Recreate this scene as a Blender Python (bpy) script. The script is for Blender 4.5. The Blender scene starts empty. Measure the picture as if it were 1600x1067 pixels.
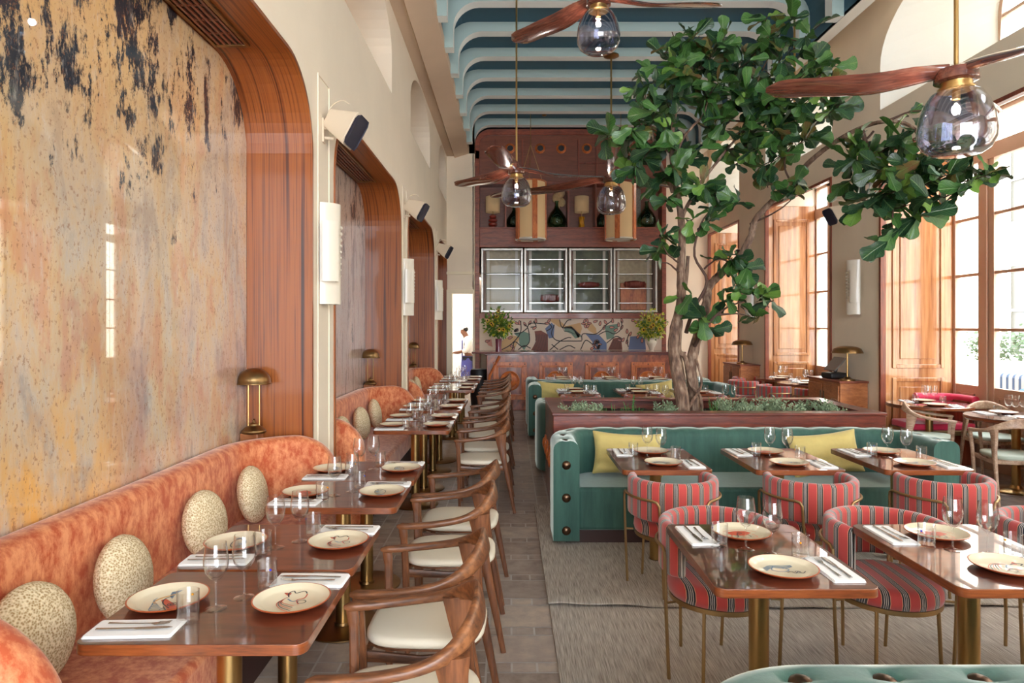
import bpy, bmesh, math, random
from math import pi, sin, cos, radians as R, sqrt, atan2, exp
from mathutils import Vector, Matrix, geometry

S = bpy.context.scene
# ---------------------------------------------------------------- camera, world, light, exposure
EYE = 1.70
cam_d = bpy.data.cameras.new('camera'); cam = bpy.data.objects.new('camera', cam_d)
S.collection.objects.link(cam); S.camera = cam
cam.location = (0, 0, EYE); cam.rotation_euler = (pi/2, 0, 0)
cam_d.sensor_width = 36; cam_d.lens = 36*1050/1600
cam_d.shift_x = 4/1600; cam_d.shift_y = -23.5/1600
cam_d.clip_start = 0.05; cam_d.clip_end = 200
S.view_settings.view_transform = 'Standard'; S.view_settings.look = 'None'
S.view_settings.gamma = 1.0; S.view_settings.exposure = 0.42; S.view_settings.use_curve_mapping = False
S.cycles.max_bounces = 10; S.cycles.diffuse_bounces = 6; S.cycles.glossy_bounces = 4
S.cycles.transparent_max_bounces = 24; S.cycles.transmission_bounces = 6
S.cycles.caustics_reflective = False; S.cycles.caustics_refractive = False
S.cycles.sample_clamp_indirect = 6.0
S.cycles.use_denoising = True
W = bpy.data.worlds.new('sky'); S.world = W; W.use_nodes = True
wn = W.node_tree.nodes; wl = W.node_tree.links
bg = wn['Background']; bg.inputs[0].default_value = (0.86, 0.93, 1.0, 1); bg.inputs[1].default_value = 13

def area(name, loc, rot, sx, sy, power, col, portal=False):
    d = bpy.data.lights.new(name, 'AREA'); d.shape = 'RECTANGLE'; d.size = sx; d.size_y = sy
    d.energy = power; d.color = col
    o = bpy.data.objects.new(name, d); S.collection.objects.link(o); o.location = loc; o.rotation_euler = rot
    if portal: d.cycles.is_portal = True
    return o
XW, XG = 4.8, 5.75                        # right wall face, right glazing plane
OPEN = [(-1.85, 0.80), (2.10, 4.75), (6.05, 8.70), (10.0, 12.6), (14.04, 16.2)]
for k, (a, b) in enumerate(OPEN):
    area('portal', (XG+.12, (a+b)/2, 2.2), (0, R(90), 0), 4.3, b-a, 1, (1, 1, 1), True)
    area('portal', (XG+.12, (a+b)/2, 5.4), (0, R(90), 0), 1.1, 1.3, 1, (1, 1, 1), True)
area('portal', (1.7, -4.6, 2.6), (R(90), 0, 0), 5.4, 4.6, 1, (1, 1, 1), True)

# ---------------------------------------------------------------- mesh helpers
def lin(c):
    c /= 255.0
    return c/12.92 if c <= 0.04045 else ((c+0.055)/1.055)**2.4
def rgb(r, g, b): return (lin(r), lin(g), lin(b), 1)

class MB:
    def __init__(s): s.v = []; s.f = []; s.m = []; s.uv = []; s.x = None
    def p(s, co):
        co = Vector(co)
        if s.x is not None: co = s.x @ co
        s.v.append(co); return len(s.v)-1
    def face(s, idx, m=0, uv=None):
        s.f.append(tuple(idx)); s.m.append(m); s.uv.append(uv)
    def box(s, x0, x1, y0, y1, z0, z1, m=0):
        i = [s.p(c) for c in ((x0,y0,z0),(x1,y0,z0),(x1,y1,z0),(x0,y1,z0),(x0,y0,z1),(x1,y0,z1),(x1,y1,z1),(x0,y1,z1))]
        for q in ((3,2,1,0),(4,5,6,7),(0,1,5,4),(1,2,6,5),(2,3,7,6),(3,0,4,7)): s.face([i[k] for k in q], m)
        return s
    def cbox(s, c, sz, m=0):
        return s.box(c[0]-sz[0]/2, c[0]+sz[0]/2, c[1]-sz[1]/2, c[1]+sz[1]/2, c[2]-sz[2]/2, c[2]+sz[2]/2, m)
    def prism(s, pts, z0, z1, m=0, mt=None, uvscale=None):
        n = len(pts); b = [s.p((x, y, z0)) for x, y in pts]; t = [s.p((x, y, z1)) for x, y in pts]
        s.face(b[::-1], m, [(pts[k][0], pts[k][1]) for k in range(n)][::-1] if uvscale else None)
        s.face(t, m if mt is None else mt, [(pts[k][0], pts[k][1]) for k in range(n)] if uvscale else None)
        for k in range(n):
            j = (k+1) % n
            s.face((b[k], b[j], t[j], t[k]), m, [(pts[k][0], z0), (pts[j][0], z0), (pts[j][0], z1), (pts[k][0], z1)] if uvscale else None)
        return s
    def lathe(s, prof, n=24, c=(0,0,0), m=0, caps=True, mf=None):
        rings = []
        for r, z in prof:
            if r < 1e-6: rings.append([s.p((c[0], c[1], c[2]+z))])
            else: rings.append([s.p((c[0]+r*cos(2*pi*k/n), c[1]+r*sin(2*pi*k/n), c[2]+z)) for k in range(n)])
        for a in range(len(rings)-1):
            A, B = rings[a], rings[a+1]; mm = mf(a) if mf else m
            if len(A) == 1 and len(B) == 1: continue
            for k in range(n):
                j = (k+1) % n
                if len(A) == 1: s.face((A[0], B[j], B[k]), mm)
                elif len(B) == 1: s.face((A[k], A[j], B[0]), mm)
                else: s.face((A[k], A[j], B[j], B[k]), mm)
        if caps:
            if len(rings[0]) > 1: s.face(rings[0][::-1], m)
            if len(rings[-1]) > 1: s.face(rings[-1], m)
        return s
    def tube(s, pts, r, n=8, m=0, cap=True, flat=None, up=(0,0,1), closed=False):
        """sweep; r scalar or list; flat=(list of (w,h)) for elliptical section, h along 'up'"""
        pts = [Vector(p) for p in pts]; N = len(pts); rings = []
        U0 = Vector(up)
        prev = None
        for i, p in enumerate(pts):
            if closed: t = pts[(i+1) % N]-pts[i-1]
            else: t = (pts[min(i+1, N-1)]-pts[max(i-1, 0)])
            t.normalize()
            if flat is not None or prev is None:
                u = U0 - t*U0.dot(t)
                if u.length < 1e-3: u = Vector((1,0,0)) - t*t.x
            else: u = prev - t*prev.dot(t)
            u.normalize(); prev = u; w = t.cross(u)
            if flat is not None: a, b = flat[i]
            else: a = b = (r[i] if isinstance(r, (list, tuple)) else r)
            ring = []
            for k in range(n):
                th = 2*pi*(k+.5)/n
                cx, cy = cos(th), sin(th)
                if flat is not None:
                    e = .6
                    cx = math.copysign(abs(cx)**e, cx); cy = math.copysign(abs(cy)**e, cy)
                ring.append(s.p(p + w*(a*cx) + u*(b*cy)))
            rings.append(ring)
        rng = N if closed else N-1
        for i in range(rng):
            A, B = rings[i], rings[(i+1) % N]
            for k in range(n):
                j = (k+1) % n; s.face((A[k], A[j], B[j], B[k]), m)
        if cap and not closed: s.face(rings[0][::-1], m); s.face(rings[-1], m)
        return s
    def sweep(s, rings, m=0, cap=True, closed=False, uv=None, loop=True):
        R_ = [[s.p(q) for q in ring] for ring in rings]; n = len(rings[0]); N = len(R_)
        for i in range(N if closed else N-1):
            i2 = (i+1) % N
            for k in range(n if loop else n-1):
                j = (k+1) % n
                s.face((R_[i][k], R_[i][j], R_[i2][j], R_[i2][k]), m,
                       [uv(i, k), uv(i, k+1), uv(i+1, k+1), uv(i+1, k)] if uv else None)
        if cap and not closed and loop: s.face(R_[0][::-1], m, [uv(0, k) for k in range(n)][::-1] if uv else None); s.face(R_[-1], m, [uv(N-1, k) for k in range(n)] if uv else None)
        return s
    def ball(s, c, r, n=10, m=0, sz=(1,1,1)):
        prof = [(r*sin(pi*k/n), -r*cos(pi*k/n)) for k in range(n+1)]
        ox = s.x; M = Matrix.Translation(c) @ Matrix.Diagonal((sz[0], sz[1], sz[2], 1))
        s.x = (ox @ M) if ox is not None else M
        s.lathe([(max(a, 0) if 0 < i < n else 0, b) for i, (a, b) in enumerate(prof)], n*2, m=m, caps=False); s.x = ox
        return s
    def ribbon(s, pts, w, z, m=0, closed=False):
        """flat stroke in local xy at height z"""
        n = len(pts); L = []; Rr = []
        for i in range(n):
            if closed: a, b = pts[i-1], pts[(i+1) % n]
            else: a, b = pts[max(i-1, 0)], pts[min(i+1, n-1)]
            dx, dy = b[0]-a[0], b[1]-a[1]; l = sqrt(dx*dx+dy*dy) or 1
            ww = w[i] if isinstance(w, (list, tuple)) else w
            L.append(s.p((pts[i][0]-dy/l*ww/2, pts[i][1]+dx/l*ww/2, z))); Rr.append(s.p((pts[i][0]+dy/l*ww/2, pts[i][1]-dx/l*ww/2, z)))
        for i in range(n if closed else n-1):
            j = (i+1) % n; s.face((L[i], Rr[i], Rr[j], L[j]), m)
        return s
    def poly(s, pts, z, m=0):
        s.face([s.p((x, y, z)) for x, y in pts], m); return s
    def holes(s, outer, holes, fn, m=0, flip=False):
        loops = [outer]+holes
        tr = geometry.tessellate_polygon([[Vector((a, b, 0)) for a, b in l] for l in loops])
        ids = [s.p(fn(a, b)) for l in loops for a, b in l]
        for t in tr: s.face([ids[q] for q in (t[::-1] if flip else t)], m)
        return s
    def build(s, name, mats, parent=None, bevel=0, sharp=38, segs=2, subsurf=0, smooth=True):
        me = bpy.data.meshes.new(name)
        me.from_pydata([tuple(v) for v in s.v], [], s.f)
        if not isinstance(mats, (list, tuple)): mats = [mats]
        for q in mats: me.materials.append(q)
        me.polygons.foreach_set('material_index', s.m)
        if any(u is not None for u in s.uv):
            ul = me.uv_layers.new(name='UVMap'); fl = []
            for f, u in zip(s.f, s.uv):
                if u is None: fl += [0.0, 0.0]*len(f)
                else:
                    for q in u: fl += [q[0], q[1]]
            ul.data.foreach_set('uv', fl)
        bm = bmesh.new(); bm.from_mesh(me); bmesh.ops.recalc_face_normals(bm, faces=bm.faces); bm.to_mesh(me); bm.free()
        if smooth:
            me.shade_smooth(); me.set_sharp_from_angle(angle=R(sharp))
        me.update()
        o = bpy.data.objects.new(name, me); S.collection.objects.link(o)
        if parent is not None: o.parent = parent
        if bevel:
            b = o.modifiers.new('bevel', 'BEVEL'); b.width = bevel; b.segments = segs; b.limit_method = 'ANGLE'; b.angle_limit = R(35)
        if subsurf:
            b = o.modifiers.new('sub', 'SUBSURF'); b.levels = subsurf; b.render_levels = subsurf
        return o

def tag(o, label=None, cat=None, group=None, kind=None):
    if label: o['label'] = label
    if cat: o['category'] = cat
    if group: o['group'] = group
    if kind: o['kind'] = kind
    return o
def thing(name, label, cat, loc=(0,0,0), rz=0, group=None):
    o = bpy.data.objects.new(name, None); S.collection.objects.link(o); o.empty_display_size = .1
    o.location = loc; o.rotation_euler = (0, 0, rz); return tag(o, label, cat, group)
def struct(o): o['kind'] = 'structure'; return o
def copy_tree(o, loc=None, rz=None, label=None, group=None, parent=None):
    c = o.copy(); S.collection.objects.link(c)
    if parent is not None: c.parent = parent
    for ch in KIDS.get(o.name, ()): copy_tree(ch, parent=c)
    if parent is None: KIDS[c.name] = []
    if loc is not None: c.location = loc
    if rz is not None: c.rotation_euler = (0, 0, rz)
    if label: c['label'] = label
    if group: c['group'] = group
    return c
KIDS = {}
def index_kids():
    KIDS.clear()
    for o in S.objects:
        if o.parent: KIDS.setdefault(o.parent.name, []).append(o)
class Pool:
    """first call hands out the prototype itself, later calls copy it"""
    def __init__(s, proto, group=None): s.o = proto; s.used = False; s.g = group; s.kids = None
    def put(s, loc, rz, label, group=None):
        g = group or s.g
        if not s.used:
            s.used = True; o = s.o; o.location = loc; o.rotation_euler = (0, 0, rz); o['label'] = label
            if g: o['group'] = g
            return o
        return copy_tree(s.o, loc, rz, label, g)

def arc(cx, cy, r, a0, a1, n): return [(cx+r*cos(R(a0+(a1-a0)*k/n)), cy+r*sin(R(a0+(a1-a0)*k/n))) for k in range(n+1)]
def rrect(x0, x1, y0, y1, r, n=5):
    return arc(x1-r, y1-r, r, 0, 90, n)+arc(x0+r, y1-r, r, 90, 180, n)+arc(x0+r, y0+r, r, 180, 270, n)+arc(x1-r, y0+r, r, 270, 360, n)
def catmull(P, n=6):
    P = [Vector(p) for p in P]; out = []
    for i in range(len(P)-1):
        a = P[i-1] if i else P[0]*2-P[1]; b = P[i]; c = P[i+1]; d = P[i+2] if i+2 < len(P) else P[-1]*2-P[-2]
        for k in range(n):
            t = k/n
            out.append(.5*((2*b)+(c-a)*t+(2*a-5*b+4*c-d)*t*t+(3*b-a-3*c+d)*t**3))
    out.append(P[-1]); return out
def lerp(a, b, t): return a+(b-a)*t

# ---------------------------------------------------------------- materials
def newmat(name):
    m = bpy.data.materials.new(name); m.use_nodes = True
    nt = m.node_tree; return m, nt, nt.nodes['Principled BSDF']
def pbr(name, col, rough=.5, metal=0, coat=0, sheen=0, spec=.5, emit=None, es=0, crough=.05, sheenrough=.4, bump=0, bscale=200, vary=0, vscale=6):
    m, nt, b = newmat(name)
    b.inputs['Base Color'].default_value = col; b.inputs['Roughness'].default_value = rough; b.inputs['Metallic'].default_value = metal
    b.inputs['Coat Weight'].default_value = coat; b.inputs['Coat Roughness'].default_value = crough
    b.inputs['Sheen Weight'].default_value = sheen; b.inputs['Sheen Roughness'].default_value = sheenrough
    b.inputs['Specular IOR Level'].default_value = spec
    if emit: b.inputs['Emission Color'].default_value = emit; b.inputs['Emission Strength'].default_value = es
    N = nt.nodes; L = nt.links
    if bump or vary:
        tc = N.new('ShaderNodeTexCoord')
    if bump:
        n = N.new('ShaderNodeTexNoise'); n.inputs['Scale'].default_value = bscale; n.inputs['Detail'].default_value = 3
        bp = N.new('ShaderNodeBump'); bp.inputs['Strength'].default_value = bump; bp.inputs['Distance'].default_value = .005
        L.new(tc.outputs['Object'], n.inputs['Vector']); L.new(n.outputs[0], bp.inputs['Height']); L.new(bp.outputs[0], b.inputs['Normal'])
    if vary:
        n = N.new('ShaderNodeTexNoise'); n.inputs['Scale'].default_value = vscale; n.inputs['Detail'].default_value = 5
        mx = N.new('ShaderNodeMix'); mx.data_type = 'RGBA'; mx.inputs[6].default_value = tuple(c*(1-vary) for c in col[:3])+(1,)
        mx.inputs[7].default_value = tuple(min(1, c*(1+vary)) for c in col[:3])+(1,)
        L.new(tc.outputs['Object'], n.inputs['Vector']); L.new(n.outputs[0], mx.inputs[0]); L.new(mx.outputs[2], b.inputs['Base Color'])
    return m
def ramp(nt, stops, interp='LINEAR'):
    r = nt.nodes.new('ShaderNodeValToRGB'); r.color_ramp.interpolation = interp
    e = r.color_ramp.elements
    while len(e) > 1: e.remove(e[-1])
    e[0].position = stops[0][0]; e[0].color = stops[0][1]
    for p, c in stops[1:]:
        q = e.new(p); q.color = c
    return r
def wood(name, cols, scale, rough=.35, coat=0, uv=False, fine=1.0, dist=.6, crough=.06):
    """cols dark..light, scale = stretch vector (small number along the grain)"""
    m, nt, b = newmat(name); N = nt.nodes; L = nt.links
    tc = N.new('ShaderNodeTexCoord'); mp = N.new('ShaderNodeMapping'); mp.inputs['Scale'].default_value = scale
    L.new(tc.outputs['UV' if uv else 'Object'], mp.inputs['Vector'])
    n1 = N.new('ShaderNodeTexNoise'); n1.inputs['Scale'].default_value = 1; n1.inputs['Detail'].default_value = 4; n1.inputs['Distortion'].default_value = dist
    n2 = N.new('ShaderNodeTexNoise'); n2.inputs['Scale'].default_value = 4.5; n2.inputs['Detail'].default_value = 5; n2.inputs['Distortion'].default_value = .2
    L.new(mp.outputs[0], n1.inputs['Vector']); L.new(mp.outputs[0], n2.inputs['Vector'])
    mx = N.new('ShaderNodeMath'); mx.operation = 'MULTIPLY_ADD'; mx.inputs[1].default_value = .45*fine
    L.new(n2.outputs[0], mx.inputs[0])
    m3 = N.new('ShaderNodeMath'); m3.operation = 'MULTIPLY'; m3.inputs[1].default_value = 1-.45*fine
    L.new(n1.outputs[0], m3.inputs[0]); L.new(m3.outputs[0], mx.inputs[2])
    k = len(cols); r = ramp(nt, [(.36+.30*i/(k-1), c) for i, c in enumerate(cols)])
    L.new(mx.outputs[0], r.inputs[0]); L.new(r.outputs[0], b.inputs['Base Color'])
    b.inputs['Roughness'].default_value = rough; b.inputs['Coat Weight'].default_value = coat; b.inputs['Coat Roughness'].default_value = crough
    return m
def thin_glass(name, tint=(1,1,1,1), refl=1.0, rough=0.0, ior=1.45, base=0.0):
    m = bpy.data.materials.new(name); m.use_nodes = True; nt = m.node_tree; N = nt.nodes; L = nt.links; N.clear()
    out = N.new('ShaderNodeOutputMaterial'); t = N.new('ShaderNodeBsdfTransparent'); t.inputs[0].default_value = tint
    g = N.new('ShaderNodeBsdfGlossy'); g.inputs['Roughness'].default_value = rough
    lw = N.new('ShaderNodeLayerWeight'); lw.inputs[0].default_value = .5
    f = N.new('ShaderNodeMath'); f.operation = 'POWER'; f.inputs[1].default_value = 3.2; L.new(lw.outputs['Facing'], f.inputs[0])
    ml = N.new('ShaderNodeMath'); ml.operation = 'MULTIPLY_ADD'; ml.inputs[1].default_value = refl*.6; ml.inputs[2].default_value = base+.03; ml.use_clamp = True
    mx = N.new('ShaderNodeMixShader')
    L.new(f.outputs[0], ml.inputs[0]); L.new(ml.outputs[0], mx.inputs[0]); L.new(t.outputs[0], mx.inputs[1]); L.new(g.outputs[0], mx.inputs[2]); L.new(mx.outputs[0], out.inputs[0])
    return m

M = {}
M['plaster'] = pbr('cream_plaster', rgb(226, 212, 192), .8, vary=.06, vscale=2.5, bump=.08, bscale=30)
M['plaster_r'] = pbr('beige_plaster', rgb(236, 220, 196), .75, vary=.07, vscale=2.5, bump=.08, bscale=30)
M['white_plaster'] = pbr('white_plaster', rgb(240, 236, 226), .8)
M['corn'] = pbr('cornice_plaster', rgb(205, 180, 155), .8, vary=.12, vscale=1.5)
M['teal'] = pbr('dark_teal_paint', rgb(52, 92, 112), .6)
M['rib'] = pbr('grey_green_paint', rgb(165, 184, 180), .6)
M['ribw'] = pbr('white_paint', rgb(228, 233, 230), .6)
M['reveal'] = wood('veneer_orange', [rgb(52, 24, 14), rgb(98, 46, 22), rgb(142, 76, 34), rgb(154, 86, 38), rgb(106, 52, 26), rgb(166, 100, 50)], (12, .13, 1), .34, .25, uv=True, fine=1.1)
M['panelwood'] = wood('veneer_panel', [rgb(136, 80, 44), rgb(172, 112, 66), rgb(192, 134, 86), rgb(206, 156, 110)], (6, 6, .35), .22, 1.0)
M['redwood'] = wood('red_mahogany', [rgb(100, 44, 28), rgb(136, 64, 40), rgb(158, 80, 50)], (2, 2, 14), .4, .25)
M['redwoodv'] = wood('red_mahogany_upright', [rgb(96, 42, 26), rgb(130, 60, 38), rgb(154, 78, 48)], (14, 14, 1.2), .38, .3)
M['darkred'] = wood('deep_red_panel', [rgb(112, 58, 38), rgb(124, 66, 44), rgb(134, 74, 50)], (2, 2, 16), .38, .15)
M['barwood'] = wood('crotch_mahogany', [rgb(88, 38, 22), rgb(146, 70, 38), rgb(192, 106, 58)], (2.6, 2.6, 1.3), .3, .5, dist=2.5)
M['bossw'] = wood('orange_mahogany', [rgb(150, 72, 34), rgb(190, 102, 48), rgb(208, 122, 64)], (8, 8, 3), .34, .2)
M['tabletop'] = wood('lacquered_top', [rgb(52, 26, 20), rgb(84, 42, 30), rgb(108, 58, 42)], (1.6, 9, 4), .3, 1.0, crough=.004)
M['tabletop'].node_tree.nodes['Principled BSDF'].inputs['Coat IOR'].default_value = 1.75
M['tableedge'] = wood('lacquered_edge', [rgb(84, 40, 20), rgb(122, 62, 30), rgb(146, 80, 40)], (3, 3, 30), .3, .8)
M['planter'] = wood('planter_mahogany', [rgb(74, 28, 18), rgb(104, 42, 28), rgb(132, 60, 38)], (2, 2, 16), .34, .35)
M['walnut'] = wood('walnut', [rgb(70, 40, 24), rgb(112, 68, 40), rgb(144, 92, 56)], (4, 18, 18), .42, .1)
M['walnutz'] = wood('walnut_leg', [rgb(70, 40, 24), rgb(108, 64, 38), rgb(138, 86, 52)], (18, 18, 2), .42, .1)
M['oak'] = wood('pale_oak', [rgb(150, 118, 96), rgb(180, 148, 122), rgb(205, 178, 152)], (4, 18, 18), .45, .1)
M['fanw'] = wood('fan_wood', [rgb(80, 44, 36), rgb(112, 62, 48), rgb(138, 84, 64)], (2, 16, 16), .18, 1.0)
M['cabw'] = wood('cabinet_wood', [rgb(140, 80, 44), rgb(170, 104, 62), rgb(190, 124, 78)], (4, 4, 12), .35, .3)
M['brass'] = pbr('brass', rgb(186, 152, 98), .28, 1)
M['brassd'] = pbr('aged_brass', rgb(150, 118, 78), .34, 1)
M['brassm'] = pbr('matt_brass', rgb(176, 146, 104), .42, 1)
M['bronze'] = pbr('bronze_stud', rgb(96, 74, 58), .3, 1)
M['steel'] = pbr('steel', rgb(190, 188, 184), .25, 1)
M['chrome'] = pbr('worn_chrome', rgb(150, 146, 140), .3, 1, vary=.4, vscale=12)
M['cream_seat'] = pbr('cream_leather', rgb(226, 216, 196), .5, bump=.03)
M['sage_seat'] = pbr('sage_seat', rgb(176, 186, 170), .6)
M['black'] = pbr('black_plastic', rgb(24, 22, 24), .5)
M['navy'] = pbr('navy_grille', rgb(28, 27, 44), .6, bump=.2, bscale=400)
M['ivory'] = pbr('ivory_plastic', rgb(214, 196, 172), .5)
M['ceramic'] = pbr('white_ceramic', rgb(212, 201, 184), .35, coat=.3)
M['linen'] = pbr('white_linen', rgb(240, 238, 236), .85, sheen=.2)
M['platec'] = pbr('plate_cream', rgb(224, 212, 184), .25, coat=.5)
M['plater'] = pbr('terracotta_glaze', rgb(176, 82, 40), .35, coat=.4)
M['ink'] = pbr('plate_ink', rgb(52, 52, 60), .4)
M['inkblue'] = pbr('plate_blue', rgb(96, 124, 148), .4)
M['inkred'] = pbr('plate_red', rgb(196, 84, 60), .4)
M['inkyel'] = pbr('plate_yellow', rgb(214, 160, 84), .4)
M['glass'] = thin_glass('clear_glass', (.985, .988, .99, 1), 2.0, base=.02)
M['fridgeglass'] = thin_glass('cabinet_glass', (.95, .96, .95, 1), .5, base=-.02)
M['pane'] = thin_glass('window_pane', (.98, .985, .98, 1), 1.0)
M['globe'] = thin_glass('smoky_globe_glass', (.76, .77, .84, 1), 2.2, .01, base=.06)
M['bottleg'] = thin_glass('green_bottle_glass', (.50, .72, .56, 1), 1.6, .03, base=.04)
M['bulb'] = pbr('lamp_filament', rgb(255, 190, 110), .5, emit=(1, .62, .25, 1), es=3)
M['shade'] = pbr('linen_shade', rgb(206, 172, 124), .8, emit=(1, .72, .42, 1), es=.06)
M['yel_lin'] = pbr('yellow_linen', rgb(196, 176, 108), .85, sheen=.3, bump=.25, bscale=90, vary=.08, vscale=30)
M['soil'] = pbr('soil', rgb(48, 38, 30), .95, bump=.8, bscale=40)
M['plinth'] = pbr('dark_plinth', rgb(52, 26, 22), .6)
M['terra'] = pbr('terracotta_paint', rgb(202, 168, 146), .5)
M['rose'] = pbr('rose_velvet', rgb(214, 40, 80), .7, sheen=.6)
M['skin'] = pbr('skin', rgb(120, 78, 58), .5)
M['blue'] = pbr('blue_apron', rgb(84, 88, 170), .8)
M['whitecloth'] = pbr('white_cotton', rgb(232, 232, 236), .85)
M['darkcloth'] = pbr('dark_trousers', rgb(40, 44, 58), .85)

def velvet(name, c1, c2, scale, lo=.4, hi=.62, sheen=.7, sc=(1,1,1,1), streak=None):
    m, nt, b = newmat(name); N = nt.nodes; L = nt.links
    tc = N.new('ShaderNodeTexCoord'); n = N.new('ShaderNodeTexNoise'); n.inputs['Scale'].default_value = scale; n.inputs['Detail'].default_value = 6; n.inputs['Roughness'].default_value = .7
    mp = N.new('ShaderNodeMapping'); mp.inputs['Scale'].default_value = streak or (1, 1, .6)
    r = ramp(nt, [(lo, c1), (hi, c2)]); L.new(tc.outputs['Object'], mp.inputs['Vector']); L.new(mp.outputs[0], n.inputs['Vector']); L.new(n.outputs[0], r.inputs[0]); L.new(r.outputs[0], b.inputs['Base Color'])
    b.inputs['Roughness'].default_value = .75; b.inputs['Sheen Weight'].default_value = sheen; b.inputs['Sheen Roughness'].default_value = .35; b.inputs['Sheen Tint'].default_value = sc
    bp = N.new('ShaderNodeBump'); bp.inputs['Strength'].default_value = .2; bp.inputs['Distance'].default_value = .004
    L.new(n.outputs[0], bp.inputs['Height']); L.new(bp.outputs[0], b.inputs['Normal'])
    return m
M['orange'] = velvet('orange_crushed_velvet', rgb(178, 80, 42), rgb(220, 144, 98), 18, .40, .62, .5, (1, .88, .8, 1))
M['green'] = velvet('green_velvet', rgb(38, 74, 66), rgb(54, 92, 80), 5, .35, .65, .9, (.9, 1, .94, 1), (3, 3, .4))

def stripes():
    m, nt, b = newmat('striped_velvet'); N = nt.nodes; L = nt.links
    tc = N.new('ShaderNodeTexCoord'); sp = N.new('ShaderNodeSeparateXYZ'); L.new(tc.outputs['UV'], sp.inputs[0])
    dv = N.new('ShaderNodeMath'); dv.operation = 'DIVIDE'; dv.inputs[1].default_value = .078; L.new(sp.outputs[0], dv.inputs[0])
    fr = N.new('ShaderNodeMath'); fr.operation = 'FRACT'; L.new(dv.outputs[0], fr.inputs[0])
    red, blk, wht, tan_ = rgb(178, 58, 54), rgb(24, 20, 34), rgb(200, 188, 178), rgb(214, 160, 120)
    r = ramp(nt, [(0, red), (.46, tan_), (.485, blk), (.575, wht), (.605, blk), (.665, wht), (.695, blk), (.755, wht), (.785, blk), (.875, tan_), (.90, red)], 'CONSTANT')
    L.new(fr.outputs[0], r.inputs[0]); L.new(r.outputs[0], b.inputs['Base Color'])
    b.inputs['Roughness'].default_value = .8; b.inputs['Sheen Weight'].default_value = .4
    return m
M['stripe'] = stripes()
def cushion_mat():
    m, nt, b = newmat('spotted_cushion'); N = nt.nodes; L = nt.links
    tc = N.new('ShaderNodeTexCoord'); v = N.new('ShaderNodeTexVoronoi'); v.inputs['Scale'].default_value = 122
    r = ramp(nt, [(.16, rgb(164, 128, 80)), (.5, rgb(212, 193, 156)), (.8, rgb(236, 220, 188))])
    L.new(tc.outputs['Object'], v.inputs['Vector']); L.new(v.outputs['Distance'], r.inputs[0]); L.new(r.outputs[0], b.inputs['Base Color'])
    bp = N.new('ShaderNodeBump'); bp.inputs['Strength'].default_value = .6; bp.inputs['Distance'].default_value = .004; L.new(v.outputs['Distance'], bp.inputs['Height']); L.new(bp.outputs[0], b.inputs['Normal'])
    b.inputs['Roughness'].default_value = .8; return m
M['cushion'] = cushion_mat()
def rug_mat():
    m, nt, b = newmat('woven_rug'); N = nt.nodes; L = nt.links
    tc = N.new('ShaderNodeTexCoord'); mp = N.new('ShaderNodeMapping'); mp.inputs['Scale'].default_value = (200, 7, 1)
    n = N.new('ShaderNodeTexNoise'); n.inputs['Scale'].default_value = 1; n.inputs['Detail'].default_value = 4
    r = ramp(nt, [(.3, rgb(128, 118, 108)), (.5, rgb(170, 159, 147)), (.7, rgb(196, 186, 174))])
    L.new(tc.outputs['Object'], mp.inputs['Vector']); L.new(mp.outputs[0], n.inputs['Vector']); L.new(n.outputs[0], r.inputs[0]); L.new(r.outputs[0], b.inputs['Base Color'])
    bp = N.new('ShaderNodeBump'); bp.inputs['Strength'].default_value = .5; bp.inputs['Distance'].default_value = .005; L.new(n.outputs[0], bp.inputs['Height']); L.new(bp.outputs[0], b.inputs['Normal'])
    b.inputs['Roughness'].default_value = .95; return m
M['rug'] = rug_mat()
def tile_mat():
    m, nt, b = newmat('stone_tile'); N = nt.nodes; L = nt.links
    a = N.new('ShaderNodeAttribute'); a.attribute_name = 'tone'
    tc = N.new('ShaderNodeTexCoord'); n = N.new('ShaderNodeTexNoise'); n.inputs['Scale'].default_value = 9; n.inputs['Detail'].default_value = 8; n.inputs['Roughness'].default_value = .65
    L.new(tc.outputs['Object'], n.inputs['Vector'])
    ad = N.new('ShaderNodeMath'); ad.operation = 'MULTIPLY_ADD'; ad.inputs[1].default_value = .30; L.new(a.outputs['Fac'], ad.inputs[0])
    ml = N.new('ShaderNodeMath'); ml.operation = 'MULTIPLY'; ml.inputs[1].default_value = .8; L.new(n.outputs[0], ml.inputs[0]); L.new(ml.outputs[0], ad.inputs[2])
    r = ramp(nt, [(.3, rgb(126, 110, 100)), (.48, rgb(158, 141, 128)), (.6, rgb(168, 152, 140)), (.78, rgb(190, 172, 154))])
    L.new(ad.outputs[0], r.inputs[0]); L.new(r.outputs[0], b.inputs['Base Color'])
    b.inputs['Roughness'].default_value = .38
    bp = N.new('ShaderNodeBump'); bp.inputs['Strength'].default_value = .15; bp.inputs['Distance'].default_value = .01; L.new(n.outputs[0], bp.inputs['Height']); L.new(bp.outputs[0], b.inputs['Normal'])
    return m
M['tile'] = tile_mat()
M['grout'] = pbr('grout', rgb(196, 190, 184), .9)
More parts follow.
